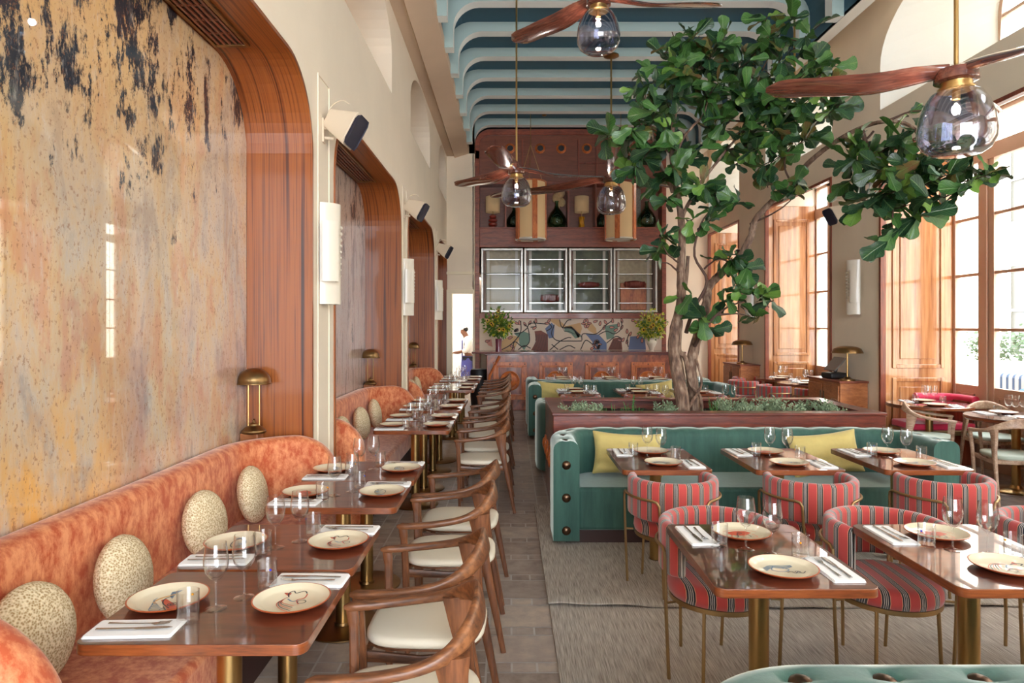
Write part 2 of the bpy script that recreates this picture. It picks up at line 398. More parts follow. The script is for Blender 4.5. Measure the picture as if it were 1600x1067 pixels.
def patina():
    m, nt, b = newmat('patinated_mirror'); N = nt.nodes; L = nt.links
    tc = N.new('ShaderNodeTexCoord'); sp = N.new('ShaderNodeSeparateXYZ'); L.new(tc.outputs['Object'], sp.inputs[0])
    def noise(scale, vec, detail=6, rough=.6, dist=0, off=0):
        mp = N.new('ShaderNodeMapping'); mp.inputs['Scale'].default_value = vec; mp.inputs['Location'].default_value = (off, off, off)
        n = N.new('ShaderNodeTexNoise'); n.inputs['Scale'].default_value = scale; n.inputs['Detail'].default_value = detail; n.inputs['Roughness'].default_value = rough; n.inputs['Distortion'].default_value = dist
        L.new(tc.outputs['Object'], mp.inputs['Vector']); L.new(mp.outputs[0], n.inputs['Vector']); return n.outputs[0]
    def math_(op, a, c, d=None, clamp=False):
        q = N.new('ShaderNodeMath'); q.operation = op; q.use_clamp = clamp
        for i, x in enumerate((a, c, d)):
            if x is None: continue
            if isinstance(x, (int, float)): q.inputs[i].default_value = x
            else: L.new(x, q.inputs[i])
        return q.outputs[0]
    def mix(f, a, c):
        q = N.new('ShaderNodeMix'); q.data_type = 'RGBA'
        for i, x in ((0, f), (6, a), (7, c)):
            if isinstance(x, (int, float, tuple)): q.inputs[i].default_value = x
            else: L.new(x, q.inputs[i])
        return q.outputs[2]
    y, z = sp.outputs[1], sp.outputs[2]
    big = noise(1.3, (1, 1, .5), 6, .62, .4)
    c1 = ramp(nt, [(.38, rgb(132, 130, 134)), (.46, rgb(186, 172, 156)), (.54, rgb(200, 166, 116)), (.62, rgb(186, 136, 114))]); L.new(big, c1.inputs[0])
    med = noise(4.2, (1, 1, .4), 9, .72, .3, 5)
    c2 = ramp(nt, [(.38, rgb(150, 146, 148)), (.47, rgb(206, 194, 178)), (.54, rgb(214, 184, 140)), (.62, rgb(206, 142, 108))]); L.new(med, c2.inputs[0])
    col = mix(.55, c1.outputs[0], c2.outputs[0])
    lowz = math_('MULTIPLY_ADD', z, -1.1, 2.3, True)                 # 1 below 1.2, 0 above 2.1
    oc = noise(2.6, (1, 1, .5), 7, .66, .2, 9)
    ocf = math_('MULTIPLY', math_('MULTIPLY_ADD', oc, 6, -2.6, True), lowz)
    nearf = math_('MULTIPLY_ADD', y, -2.2, 7.4, True)
    col = mix(math_('MULTIPLY', math_('MULTIPLY', ocf, nearf), .9), col, rgb(226, 168, 80))
    farf = math_('MULTIPLY_ADD', y, 2.2, -6.6, True)
    col = mix(math_('MULTIPLY', math_('MULTIPLY', ocf, farf), .65), col, rgb(186, 124, 104))
    hi = math_('MULTIPLY_ADD', z, 1.0, -1.95, True)                  # 0 at 1.95, 1 at 2.95
    flake = noise(5.0, (1, 1, .45), 13, .78, .1, 2)
    nearhi = math_('MULTIPLY_ADD', y, -.9, 3.9, True)
    col = mix(math_('MULTIPLY', hi, math_('MULTIPLY_ADD', nearhi, .55, .3)), col, rgb(214, 170, 112))
    thr = math_('MULTIPLY_ADD', math_('MULTIPLY', hi, math_('MULTIPLY_ADD', nearhi, .5, .5)), .17, .345)
    dark = math_('MULTIPLY', math_('SUBTRACT', thr, flake), 30, None, True)
    gap = math_('MULTIPLY', math_('SUBTRACT', noise(2.3, (1, 1, .42), 11, .74, 0, 14), math_('MULTIPLY_ADD', hi, -.10, .645)), 30, None, True)
    dark = math_('MAXIMUM', dark, gap)
    farp = math_('MULTIPLY_ADD', y, 1.1, -4.6, True)                 # beyond the second pane: streaky violet brown gaps
    col = mix(math_('MULTIPLY', math_('MULTIPLY_ADD', y, .9, -4.2, True), .75), col, mix(med, rgb(196, 186, 182), rgb(176, 156, 148)))
    gp2 = math_('MULTIPLY', math_('MULTIPLY', math_('SUBTRACT', .455, noise(5.5, (1, 1.6, .22), 10, .74, 0, 31)), 24, None, True), farp)
    col = mix(math_('MULTIPLY', gp2, .85), col, rgb(92, 66, 74))
    col = mix(dark, col, rgb(44, 50, 64))
    sk = noise(70, (1, 1, .7), 3, .6, 0, 3); spk = math_('MULTIPLY', math_('SUBTRACT', .40, sk), 30, None, True)
    col = mix(math_('MULTIPLY', spk, .6), col, rgb(140, 92, 60))
    st = noise(24, (1, 1, .3), 7, .75, 0, 21); stf = math_('MULTIPLY', math_('SUBTRACT', st, .54), 6, None, True)
    col = mix(math_('MULTIPLY', stf, .45), col, rgb(206, 202, 198))
    L.new(col, b.inputs['Base Color'])
    b.inputs['Roughness'].default_value = .45; b.inputs['Coat Weight'].default_value = 1; b.inputs['Coat Roughness'].default_value = .015; b.inputs['Coat IOR'].default_value = 1.6
    L.new(math_('MULTIPLY', dark, .55), b.inputs['Metallic'])
    return m
M['patina'] = patina()
# ================================================================ ROOM
XL, XLB = -1.40, -1.87                     # left wall face, back of its recesses
YB = 16.3
ARCH = [(-2.42, .88), (1.46, 4.76), (5.35, 8.65), (9.25, 12.46), (13.1, 15.0)]
ATOP, AR = 3.47, .55
# floor tiles
random.seed(3)
fm = MB(); tones = []
def tile(x0, x1, y0, y1):
    g = .0055
    fm.face([fm.p((x0+g, y0+g, 0)), fm.p((x1-g, y0+g, 0)), fm.p((x1-g, y1-g, 0)), fm.p((x0+g, y1-g, 0))]); tones.append(random.random())
cols_w = []
x = -2.315; k = 0
while x < 6.2:
    w = (.115, .25, .115, .38)[k % 4]; cols_w.append((x, x+w, k % 4)); x += w; k += 1
y = -4.6
ph = 0
while y < YB+4:
    big, sm = .30, .10
    for (a, b, kind) in cols_w:
        off = 0 if kind in (1, 3) else .13
        if kind == 3:
            tile(a, b, y, y+big); t = a
            for q in range(3): tile(a+(b-a)*q/3, a+(b-a)*(q+1)/3, y+big, y+big+sm)
        elif kind == 1:
            tile(a, b, y+.06, y+.26); tile(a, b, y+.26, y+.46)
        else:
            for q in range(3): tile(a, b, y+off+q*.13333, y+off+(q+1)*.13333)
    y += big+sm
fl = fm.build('floor', M['tile'], smooth=False); struct(fl)
at = fl.data.attributes.new('tone', 'FLOAT', 'FACE'); at.data.foreach_set('value', [tones[i] for i in range(len(tones))])
g = MB(); g.box(-2.2, 12.5, -4.6, YB+4, -.2, -.004); g.build('grout', M['grout'], fl)

def arch_path(a, b, top, r, z0=0, n=10):
    """from near foot up, over, down the far foot"""
    return [(a, z0)]+[(p[0], p[1]) for p in arc(a+r, top-r, r, 180, 90, n)]+[(p[0], p[1]) for p in arc(b-r, top-r, r, 90, 0, n)]+[(b, z0)]
def lunette(a, b, z0, zs, zt, n=20):
    c, hw = (a+b)/2, (b-a)/2
    return [(a, z0)]+[(c-hw*cos(pi*k/n), zs+(zt-zs)*sin(pi*k/n)) for k in range(n+1)]+[(b, z0)]
LUN_L = [(-2.1, .2), (1.78, 4.10), (5.66, 8.0), (9.52, 11.85), (13.3, 14.9)]
w = MB()
outer = [(-4.6, -.02)]
for a, b in ARCH:
    ap = arch_path(a, b, ATOP, AR, -.02); outer += ap
outer += [(15.05, -.02), (15.05, 5.5), (-4.6, 5.5)]
hol = [lunette(a, b, 4.47, 4.95, 5.46)[::-1] for a, b in LUN_L]
w.holes(outer, hol, lambda a, b: (XL, a, b))
for loop, closed in [(outer, False)]+[(h, True) for h in hol]:
    n = len(loop)
    for i in range(n):
        j = (i+1) % n
        if not closed and i == n-1: continue
        w.face([w.p((XL, *loop[i])), w.p((XL, *loop[j])), w.p((XLB-.03, *loop[j])), w.p((XLB-.03, *loop[i]))])
w.box(-2.1, XLB-.03, -4.6, 15.0, -.02, 6.6)
wl_ = w.build('wall_left', M['plaster'], sharp=30); struct(wl_)
# pier panel mouldings
for k, (a, b) in enumerate(zip([q[1] for q in ARCH[:-1]], [q[0] for q in ARCH[1:]])):
    m_ = MB(); c = (a+b)/2; hw = .15
    for (dy, wd) in ((-hw, .012), (hw, .012)): m_.box(XL-.001, XL+.008, c+dy-wd/2, c+dy+wd/2, .05, 3.55)
    m_.box(XL-.001, XL+.008, c-hw, c+hw, 3.54, 3.552); m_.build('moulding', M['plaster'], wl_)
# arch liners with grain running along the arch
tri = 1
for k, (a, b) in enumerate(ARCH):
    if k == 0: continue
    pa = arch_path(a, b, ATOP, AR, 0, 12); pb = arch_path(a+.025, b-.025, ATOP-.025, AR-.025, 0, 12)
    # subdivide legs
    def sub(p): return [(p[0][0], lerp(p[0][1], p[1][1], t/6)) for t in range(6)]+p[1:-1]+[(p[-1][0], lerp(p[-2][1], p[-1][1], t/6)) for t in range(1, 7)]
    pa, pb = sub(pa), sub(pb)
    s_ = [0]
    for i in range(1, len(pa)): s_.append(s_[-1]+math.dist(pa[i], pa[i-1]))
    xs = [XL+.012, XL, XL-.1, XL-.2, XL-.3, XL-.4, XLB+.005]
    m_ = MB()
    for i in range(len(pb)-1):
        for q in range(len(xs)-1):
            m_.face([m_.p((xs[q], *pb[i])), m_.p((xs[q+1], *pb[i])), m_.p((xs[q+1], *pb[i+1])), m_.p((xs[q], *pb[i+1]))], 0,
                    [(xs[q]+k, s_[i]), (xs[q+1]+k, s_[i]), (xs[q+1]+k, s_[i+1]), (xs[q]+k, s_[i+1])])
        m_.face([m_.p((xs[0], *pa[i])), m_.p((xs[0], *pb[i])), m_.p((xs[0], *pb[i+1])), m_.p((xs[0], *pa[i+1]))], 0, [(5, s_[i]), (5.02, s_[i]), (5.02, s_[i+1]), (5, s_[i+1])])
        m_.face([m_.p((xs[0], *pa[i])), m_.p((xs[1]-.01, *pa[i])), m_.p((xs[1]-.01, *pa[i+1])), m_.p((xs[0], *pa[i+1]))], 0, [(5, s_[i]), (5.02, s_[i]), (5.02, s_[i+1]), (5, s_[i+1])])
    o = m_.build('trim_%d' % tri, M['reveal'], sharp=40); struct(o); tri += 1
    # patinated glass panes
    ord_ = ['', 'near', 'second', 'third', 'small last'][k]
    if k < 4:
        t = thing('patinated_mirror', 'tall streaked antique mirror wall in the %s wooden arch, above the orange bench' % ['', 'first', 'second', 'third'][k], 'mirror', (XLB, (a+b)/2, 0), 0, 'antique mirrors in the arches')
        seams = [b-.03-.81*q for q in range(5)]; seams[4] = a+.03
        for q in range(4):
            y1, y0 = seams[q]-.0012, seams[q+1]+.0012
            m_ = MB(); zt = ATOP-.03
            def clampz(y):
                e = min(y-(a+.025), (b-.025)-y); r = AR-.02
                return zt if e > r else zt-r+sqrt(max(r*r-(r-e)**2, 0))
            ys = [lerp(y0, y1, i/14) for i in range(15)]
            bt = [m_.p((XLB+.012, yy, .30)) for yy in ys]; tp = [m_.p((XLB+.012, yy, clampz(yy))) for yy in ys]
            mid = [m_.p((XLB+.012, yy, min(2.5, clampz(yy)))) for yy in ys]
            for i in range(14): m_.face((bt[i], bt[i+1], mid[i+1], mid[i])); m_.face((mid[i], mid[i+1], tp[i+1], tp[i]))
            o = m_.build('pane', M['patina'], t, smooth=False); o.location = (0, -(a+b)/2, 0)
            o.matrix_parent_inverse = Matrix.Identity(4)
            o.location = (-XLB, -(a+b)/2, 0)
            s2 = o.modifiers.new('solid', 'SOLIDIFY'); s2.thickness = .008
        # vent grille in the soffit
        v = thing('air_vent', 'brown slatted air vent in the ceiling of the %s wooden arch' % ['', 'first', 'second', 'third'][k], 'vent', ((-1.71), (a+b)/2, ATOP-.028), 0, 'arch air vents')
        f_ = MB(); x0, x1, l = -.11, .11, 1.04
        for (p0, p1, q0, q1) in ((x0, x0+.02, -l, l), (x1-.02, x1, -l, l), (x0+.02, x1-.02, -l, -l+.03), (x0+.02, x1-.02, l-.03, l)): f_.box(p0, p1, q0, q1, -.02, .0)
        f_.build('frame', M['brassd'], v, .003)
        bk = MB(); bk.box(x0+.01, x1-.01, -l+.02, l-.02, -.004, -.001); bk.build('backing', M['black'], v)
        sl = MB()
        for q in range(5): sl.box(x0+.03+q*.036, x0+.045+q*.036, -l+.03, l-.03, -.016, -.004)
        for q in range(1, 12): sl.box(x0+.02, x1-.02, -l+q*.173-.004, -l+q*.173+.004, -.013, -.004)
        sl.build('slat', M['darkred'], v)
    else:
        m_ = MB(); m_.box(XLB, XLB+.02, a, b, 0, ATOP); struct(m_.build('trim_%d' % tri, M['redwoodv'])); tri += 1
# left lunette windows
for k, (a, b) in enumerate(LUN_L[1:]):
    n_ = MB(); X = XLB-.01
    n_.box(X-.02, X, a-.02, b+.02, 4.42, 5.5)
    wo = n_.build('window_%d' % (k+1), pbr('tan_blind', rgb(206, 178, 150), .7)); struct(wo)
    f_ = MB(); L_ = lunette(a+.02, b-.02, 4.5, 4.95, 5.43)
    f_.tube([(X+.03, p[0], p[1]) for p in L_], .03, 4)
    for q in range(1, 5): yy = lerp(a, b, q/5); f_.box(X, X+.05, yy-.022, yy+.022, 4.47, 5.42)
    f_.box(X, X+.05, a, b, 4.93, 4.97); f_.box(X, X+.06, a, b, 4.47, 4.53)
    f_.build('window_frame', pbr('tan_frame', rgb(214, 184, 156), .6), wo)
# cornice left
m_ = MB(); prof = [(XL-.02, 5.50), (-1.24, 5.50), (-1.22, 5.46), (-.90, 5.56), (-.90, 5.70), (XL-.02, 6.2)]
m_.sweep([[(px_, yy, pz) for px_, pz in prof] for yy in (-4.6, 15.35)]); struct(m_.build('trim_%d' % tri, M['corn'])); tri += 1
# ceiling tray
TX0, TX1, TZ0, TZ1 = -.93, 4.16, 5.56, 6.35
def tray(x0, x1, z0, z1, r): return [(x0, z0)]+arc(x0+r, z1-r, r, 180, 90, 8)+arc(x1-r, z1-r, r, 90, 0, 8)+[(x1, z0)]
m_ = MB(); P = tray(TX0, TX1, TZ0, TZ1, .35)
for i in range(len(P)-1):
    m_.face([m_.p((P[i][0], -4.6, P[i][1])), m_.p((P[i+1][0], -4.6, P[i+1][1])), m_.p((P[i+1][0], YB, P[i+1][1])), m_.p((P[i][0], YB, P[i][1]))])
ce = m_.build('ceiling', M['teal']); struct(ce)
o_ = MB(); o_.box(-2.1, 6.0, -4.6, YB+4, 6.62, 6.72); struct(o_.build('roof', M['white_plaster']))
yy = 9.49-.19-.95*14
OUTP = tray(TX0+.002, TX1-.002, TZ0, TZ1-.004, .35); INP = tray(TX0+.15, TX1-.15, TZ0, 6.20, .36)
while yy < YB-.9:
    m_ = MB(); O, I = OUTP, INP; n = len(O)
    fO = [m_.p((a, yy, b)) for a, b in O]; fI = [m_.p((a, yy, b)) for a, b in I]
    bO = [m_.p((a, yy+.19, b)) for a, b in O]; bI = [m_.p((a, yy+.19, b)) for a, b in I]
    for i in range(n-1):
        m_.face((fO[i], fO[i+1], fI[i+1], fI[i])); m_.face((bO[i], bI[i], bI[i+1], bO[i+1])); m_.face((fI[i], fI[i+1], bI[i+1], bI[i]), 1)
    m_.face((fO[0], fI[0], bI[0], bO[0]), 1); m_.face((fO[-1], bO[-1], bI[-1], fI[-1]), 1)
    m_.build('rib', [M['rib'], M['ribw']], ce, sharp=50); yy += .95

# ---------------- right wall
w = MB(); YA, YE = -4.6, YB
outer = [(YA, -.02)]
faceh = []
for a, b in OPEN: outer += [(a, -.02), (a, 3.93), (b, 3.93), (b, -.02)]
outer += [(YE, -.02), (YE, 5.98), (YA, 5.98)]
lun = [lunette(a, b, 4.5, 5.06, 5.85)[::-1] for a, b in OPEN]
w.holes(outer, lun, lambda a, b: (XW, a, b))
outer2 = [(YA, -.02)]
for a, b in OPEN: outer2 += [(a, -.02), (a, 4.3), (b, 4.3), (b, -.02)]
outer2 += [(YE, -.02), (YE, 6.62), (YA, 6.62)]
lun2 = [lunette((a+b)/2-.6, (a+b)/2+.55, 5.02, 5.35, 5.95)[::-1] for a, b in OPEN]
w.holes(outer2, lun2, lambda a, b: (XG+.06, a, b), 2)
for L1, L2 in zip(lun, lun2):
    n = len(L1)
    for i in range(n):
        j = (i+1) % n
        w.face([w.p((XW, *L1[i])), w.p((XW, *L1[j])), w.p((XG+.06, *L2[j])), w.p((XG+.06, *L2[i]))], 1)
for a, b in OPEN:
    w.face([w.p(q) for q in ((XW, a, 3.93), (XW, b, 3.93), (XG+.06, b, 4.3), (XG+.06, a, 4.3))], 1)
    for yq in (a, b): w.face([w.p(q) for q in ((XW, yq, 0), (XG+.06, yq, 0), (XG+.06, yq, 4.3), (XW, yq, 3.93))], 1)
# soffit to the tray
w.face([w.p(q) for q in ((XW, YA, 5.98), (XW, YE, 5.98), (TX1+.12, YE, 5.62), (TX1+.12, YA, 5.62))], 0)
w.face([w.p(q) for q in ((TX1+.12, YA, 5.62), (TX1+.12, YE, 5.62), (TX1, YE, 5.56), (TX1, YA, 5.56))], 1)
w.box(TX1+.0, TX1+.16, YA, YE, 5.55, 5.60, 1)
wr = w.build('wall_right', [M['plaster_r'], M['white_plaster'], M['plaster_r']], sharp=30); struct(wr)
win = 10; dn = 1
for k, (a, b) in enumerate(OPEN):
    c = (a+b)/2
    # reddish edge frame around the opening
    m_ = MB()
    for (y0, y1, z0, z1) in ((a, a+.045, 0, 3.93), (b-.045, b, 0, 3.93), (a+.045, b-.045, 3.885, 3.93)): m_.box(XW-.02, XW+.05, y0, y1, z0, z1)
    struct(m_.build('trim_%d' % tri, M['redwoodv'], bevel=.004)); tri += 1
    # panelled reveals
    for (yq, s) in ((a, 1), (b, -1)):
        m_ = MB()
        def B(x0, x1, d0, d1, z0, z1):
            ya, yb = sorted((yq+s*d0, yq+s*d1)); m_.box(x0, x1, ya, yb, z0, z1)
        B(XW+.05, XG, .0, .02, 0, 3.95)
        for (z0, z1) in ((.2, 1.04), (1.16, 3.7)):
            x0, x1 = XW+.14, XG-.14
            for (p0, p1, q0, q1) in ((x0, x0+.05, z0, z1), (x1-.05, x1, z0, z1), (x0+.05, x1-.05, z0, z0+.05), (x0+.05, x1-.05, z1-.05, z1)): B(p0, p1, .02, .04, q0, q1)
            B(x0+.1, x1-.1, .02, .035, z0+.12, z1-.12)
        struct(m_.build('trim_%d' % tri, M['panelwood'], bevel=.006)); tri += 1
    m_ = MB(); m_.box(XG-.01, XG+.06, a, b, 3.95, 4.3) if False else None
    # french doors in terracotta paint
    t = bpy.data.objects.new('door_%d' % dn, None); S.collection.objects.link(t); t['kind'] = 'structure'; dn += 1
    t.location = (XG, c, 0)
    hw = (b-a)/2; f_ = MB()
    segs = [(-hw, -hw+.06), (-hw+.48, -hw+.75), (hw-.75, hw-.48), (hw-.06, hw)]
    for p0, p1 in segs:
        f_.box(-.02, .05, p0, p1, 0, 4.28)
        if p1-p0 > .2: f_.box(-.045, -.02, p0+.09, p1-.09, 0, 3.7)
    f_.box(-.03, .05, -hw, hw, 3.70, 3.88); f_.box(-.02, .05, -hw, hw, 4.22, 4.3); f_.box(-.01, .05, -hw, hw, 0, .97); f_.box(-.06, .05, -hw, hw, 0, .12)
    for (p0, p1) in ((-hw+.06, -hw+.48), (-hw+.75, hw-.75), (hw-.48, hw-.06)):
        for z0, z1 in ((.2, .23), (.84, .87)): f_.box(-.022, 0, p0+.06, p1-.06, z0, z1)
        for yy_ in (p0+.06, p1-.09): f_.box(-.022, 0, yy_, yy_+.03, .2, .87)
    for zb in (1.66, 2.34, 3.04): f_.box(-.012, .03, -hw, hw, zb-.018, zb+.018)
    f_.build('door_frame', M['terra'], t, .004)
    gl = MB(); gl.face([gl.p(q) for q in ((.01, -hw, .9), (.01, hw, .9), (.01, hw, 4.28), (.01, -hw, 4.28))]); gl.build('pane', M['pane'], t)
    wo = bpy.data.objects.new('window_%d' % win, None); S.collection.objects.link(wo); wo['kind'] = 'structure'; win += 1
    wo.location = (XG+.06, c, 0); f_ = MB(); L_ = lunette(-.6, .55, 5.02, 5.35, 5.95)
    f_.tube([(0, *p) for p in L_], .045, 4, closed=True); f_.box(-.02, .02, -.6, .55, 5.33, 5.37); f_.box(-.02, .02, -.04, 0, 5.02, 5.93)
    f_.build('window_frame', M['terra'], wo)
    gl = MB(); gl.poly([(0, 0)], 0) if False else None
    gl.face([gl.p((.0, *p)) for p in L_]); gl.build('pane', M['pane'], wo)
# window sills under the lunettes are part of the wall; end walls
m_ = MB()
m_.holes([(-.80, -.02), (5.9, -.02), (5.9, 6.65), (-.80, 6.65)], [], lambda a, b: (a, YB, b))
struct(m_.build('wall_back', M['plaster_r']))
m_ = MB()   # end of the left aisle with the kitchen doorway
m_.box(-2.1, -1.30, 15.0, 15.12, -.02, 6.62); m_.box(-1.30, -.80, 15.0, 15.12, 2.44, 6.62); m_.box(-.82, -.78, 15.0, YB, -.02, 6.62)
struct(m_.build('wall_far_left', M['plaster_r']))
m_ = MB()
for (x0, x1, z0, z1) in ((-1.40, -1.28, 0, 2.44), (-1.40, -.80, 2.44, 2.52), (-1.40, -.80, 2.86, 2.92)): m_.box(x0, x1, 14.96, 15.14, z0, z1)
struct(m_.build('trim_%d' % tri, pbr('cream_frame', rgb(236, 222, 190), .5), bevel=.004)); tri += 1
# kitchen beyond
m_ = MB(); K0, K1 = -2.1, .6
for (p, q) in (((K0, 15.12), (K0, 19.5)), ((K0, 19.5), (K1, 19.5)), ((K1, 19.5), (K1, YB))):
    m_.face([m_.p((*p, 0)), m_.p((*q, 0)), m_.p((*q, 2.9)), m_.p((*p, 2.9))])
m_.face([m_.p(q) for q in ((K0, 15.12, 2.9), (K1, 15.12, 2.9), (K1, 19.5, 2.9), (K0, 19.5, 2.9))])
struct(m_.build('wall_kitchen', pbr('white_tile_wall', rgb(244, 243, 238), .5)))
area('kitchen_light', (-1.3, 17.0, 2.85), (0, 0, 0), 1.6, 2.5, 75, (1, .98, .94))
for q, yy in enumerate((16.6, 17.8)):
    m_ = MB(); m_.box(-1.6, -.4, yy-.08, yy+.08, 2.86, 2.895); tag(m_.build('ceiling_light', pbr('tube_light', (1, 1, 1, 1), emit=(1, 1, .97, 1), es=3)), 'white strip light on the kitchen ceiling, %s' % ['near the doorway', 'towards the back wall'][q], 'light', 'kitchen strip lights')
# wall behind the camera: large glazed opening with posts
m_ = MB(); m_.box(-2.1, -1.0, -4.7, -4.6, -.02, 6.6); m_.box(4.4, 6, -4.7, -4.6, -.02, 6.6); m_.box(-1, 4.4, -4.7, -4.6, 4.9, 6.6); m_.box(-1, 4.4, -4.7, -4.6, -.02, .3)
for q in range(5): m_.box(-1+q*1.35-.04, -1+q*1.35+.04, -4.7, -4.6, .3, 4.9)
m_.box(-1, 4.4, -4.69, -4.61, 3.0, 3.06); struct(m_.build('wall_front', M['plaster']))

# ================================================================ outside
m_ = MB(); m_.box(5.83, 40, -12, 40, -.25, -.05); struct(m_.build('ground', pbr('terrace_paving', rgb(225, 222, 214), .8)))
fac = MB(); FX = 14.0; wins = []
for r_, (z0, z1) in enumerate(((.9, 3.4), (4.6, 7.0))):
    for q in range(10): wins.append((-6+q*3.4, -6+q*3.4+1.1, z0, z1))
fac.holes([(-14, -.1), (40, -.1), (40, 9.5), (-14, 9.5)], [[(a, z0), (a, z1), (b, z1), (b, z0)] for a, b, z0, z1 in wins], lambda a, b: (FX, a, b))
bd = thing('building', 'pale cream building with tall sash windows across the terrace', 'building', (0, 0, 0))
fac.build('facade', pbr('cream_facade', rgb(205, 198, 180), .85), bd)
for a, b, z0, z1 in wins:
    q = MB(); q.box(FX+.1, FX+.14, a, b, z0, z1); wq = q.build('window', pbr('dull_window', rgb(150, 146, 130), .3), bd) if False else q.build('window', M['dull'] if 'dull' in M else M.setdefault('dull', pbr('dull_window', rgb(66, 64, 58), .4)), bd)
    f_ = MB(); f_.box(FX-.02, FX+.1, a, b, (z0+z1)/2-.03, (z0+z1)/2+.03); f_.box(FX-.05, FX+.1, a-.08, b+.08, z0-.12, z0)
    f_.build('sash', M['white_plaster'], wq)
m_ = MB(); m_.box(10.3, 10.5, 2, 22, -.05, .95); tag(m_.build('garden_wall', M['white_plaster'], bevel=.01), 'low white garden wall at the back of the terrace', 'wall')
random.seed(9)
def bush(name, label, cat, cx, cy, cz, rx, ry, rz, n, size, mat, group=None):
    m_ = MB()
    for _ in range(n):
        while True:
            d = Vector((random.uniform(-1, 1), random.uniform(-1, 1), random.uniform(-1, 1)))
            if .2 < d.length < 1: break
        c = Vector((cx+d.x*rx, cy+d.y*ry, cz+d.z*rz)); u = Vector((random.gauss(0, 1), random.gauss(0, 1), random.gauss(0, 1))).normalized(); v_ = u.orthogonal().normalized(); l = size*random.uniform(.6, 1.2)
        m_.face([m_.p(c), m_.p(c+u*l*.5+v_*l*.3), m_.p(c+u*l), m_.p(c+u*l*.5-v_*l*.3)])
    return tag(m_.build(name, mat, smooth=False), label, cat, group)
M['leafpale'] = pbr('pale_leaf', rgb(52, 74, 40), .6)
for q, (yy, h) in enumerate(((11.2, .9), (12.5, .6), (13.8, .85), (15.2, .7), (8.6, .7))):
    bush('shrub', 'green shrub over the garden wall outside, %s' % ['tall one behind the striped sofa', 'low one next to the tall', 'bushy one further along', 'last beside the far windows', 'first one before the sofa'][q], 'shrub', 10.9, yy, 1.0+h*.4, .5, .6, h*.6, 500, .12, M['leafpale'], 'terrace shrubs')
def osofa(x, y, w_, label):
    t = thing('outdoor_sofa', label, 'sofa', (x, y, -.05), 0, 'striped terrace sofas')
    M.setdefault('ostripe', None)
    if M['ostripe'] is None:
        mm, nt, b_ = newmat('blue_white_stripe'); N = nt.nodes; L = nt.links; tc = N.new('ShaderNodeTexCoord'); sp = N.new('ShaderNodeSeparateXYZ'); L.new(tc.outputs['Object'], sp.inputs[0])
        d_ = N.new('ShaderNodeMath'); d_.operation = 'MULTIPLY'; d_.inputs[1].default_value = 7; L.new(sp.outputs[1], d_.inputs[0]); f2 = N.new('ShaderNodeMath'); f2.operation = 'FRACT'; L.new(d_.outputs[0], f2.inputs[0])
        r = ramp(nt, [(0, rgb(150, 150, 150)), (.6, rgb(36, 62, 92))], 'CONSTANT'); L.new(f2.outputs[0], r.inputs[0]); L.new(r.outputs[0], b_.inputs['Base Color']); b_.inputs['Roughness'].default_value = .8; M['ostripe'] = mm
    a_ = MB(); a_.box(-.4, .4, -w_/2, w_/2, .15, .48); a_.build('seat', M['ostripe'], t, .06, segs=3)
    a_ = MB(); a_.box(.25, .5, -w_/2, w_/2, .3, .95); a_.build('backrest', M['ostripe'], t, .08, segs=3)
    a_ = MB(); a_.box(-.1, .3, -w_/2+.2, -w_/2+.7, .5, .75); a_.build('cushion', pbr('teal_cushion', rgb(20, 66, 84), .8), t, .08, segs=3)
    a_ = MB()
    for sx in (-.3, .4):
        for sy in (-w_/2+.1, w_/2-.1): a_.box(sx-.03, sx+.03, sy-.03, sy+.03, 0, .16)
    a_.build('base', M['ceramic'], t)
osofa(9.7, 11.6, 1.9, 'blue and white striped outdoor sofa against the garden wall')
osofa(8.3, 11.0, 1.6, 'blue and white striped outdoor sofa closer to the doors')
# ================================================================ BENCHES
def sweep_sofa(name, centre, th, z0, top, mat, parent, puff=.035, n_top=7):
    """centre: list of (x,y); top(i)->height; section = vertical slab with a rounded top"""
    m_ = MB(); rings = []; N = len(centre)
    for i, (x, y) in enumerate(centre):
        a = centre[max(i-1, 0)]; b = centre[min(i+1, N-1)]
        dx, dy = b[0]-a[0], b[1]-a[1]; l = sqrt(dx*dx+dy*dy); nx, ny = -dy/l, dx/l
        h = top(i); ring = []; t2 = th(i)/2 if callable(th) else th/2
        rr = min(t2, .06+0*puff)
        prof = [(t2, z0), (t2, z0+.02), (t2, lerp(z0, h, .5))]+[(t2-rr+rr*cos(R(90*k/4)), h-rr+rr*sin(R(90*k/4))) for k in range(5)]
        prof += [(-a_, b_) for a_, b_ in prof[::-1]]
        for u, z in prof: ring.append((x+nx*u, y+ny*u, z))
        rings.append(ring)
    m_.sweep(rings); return m_.build(name, mat, parent, sharp=50)
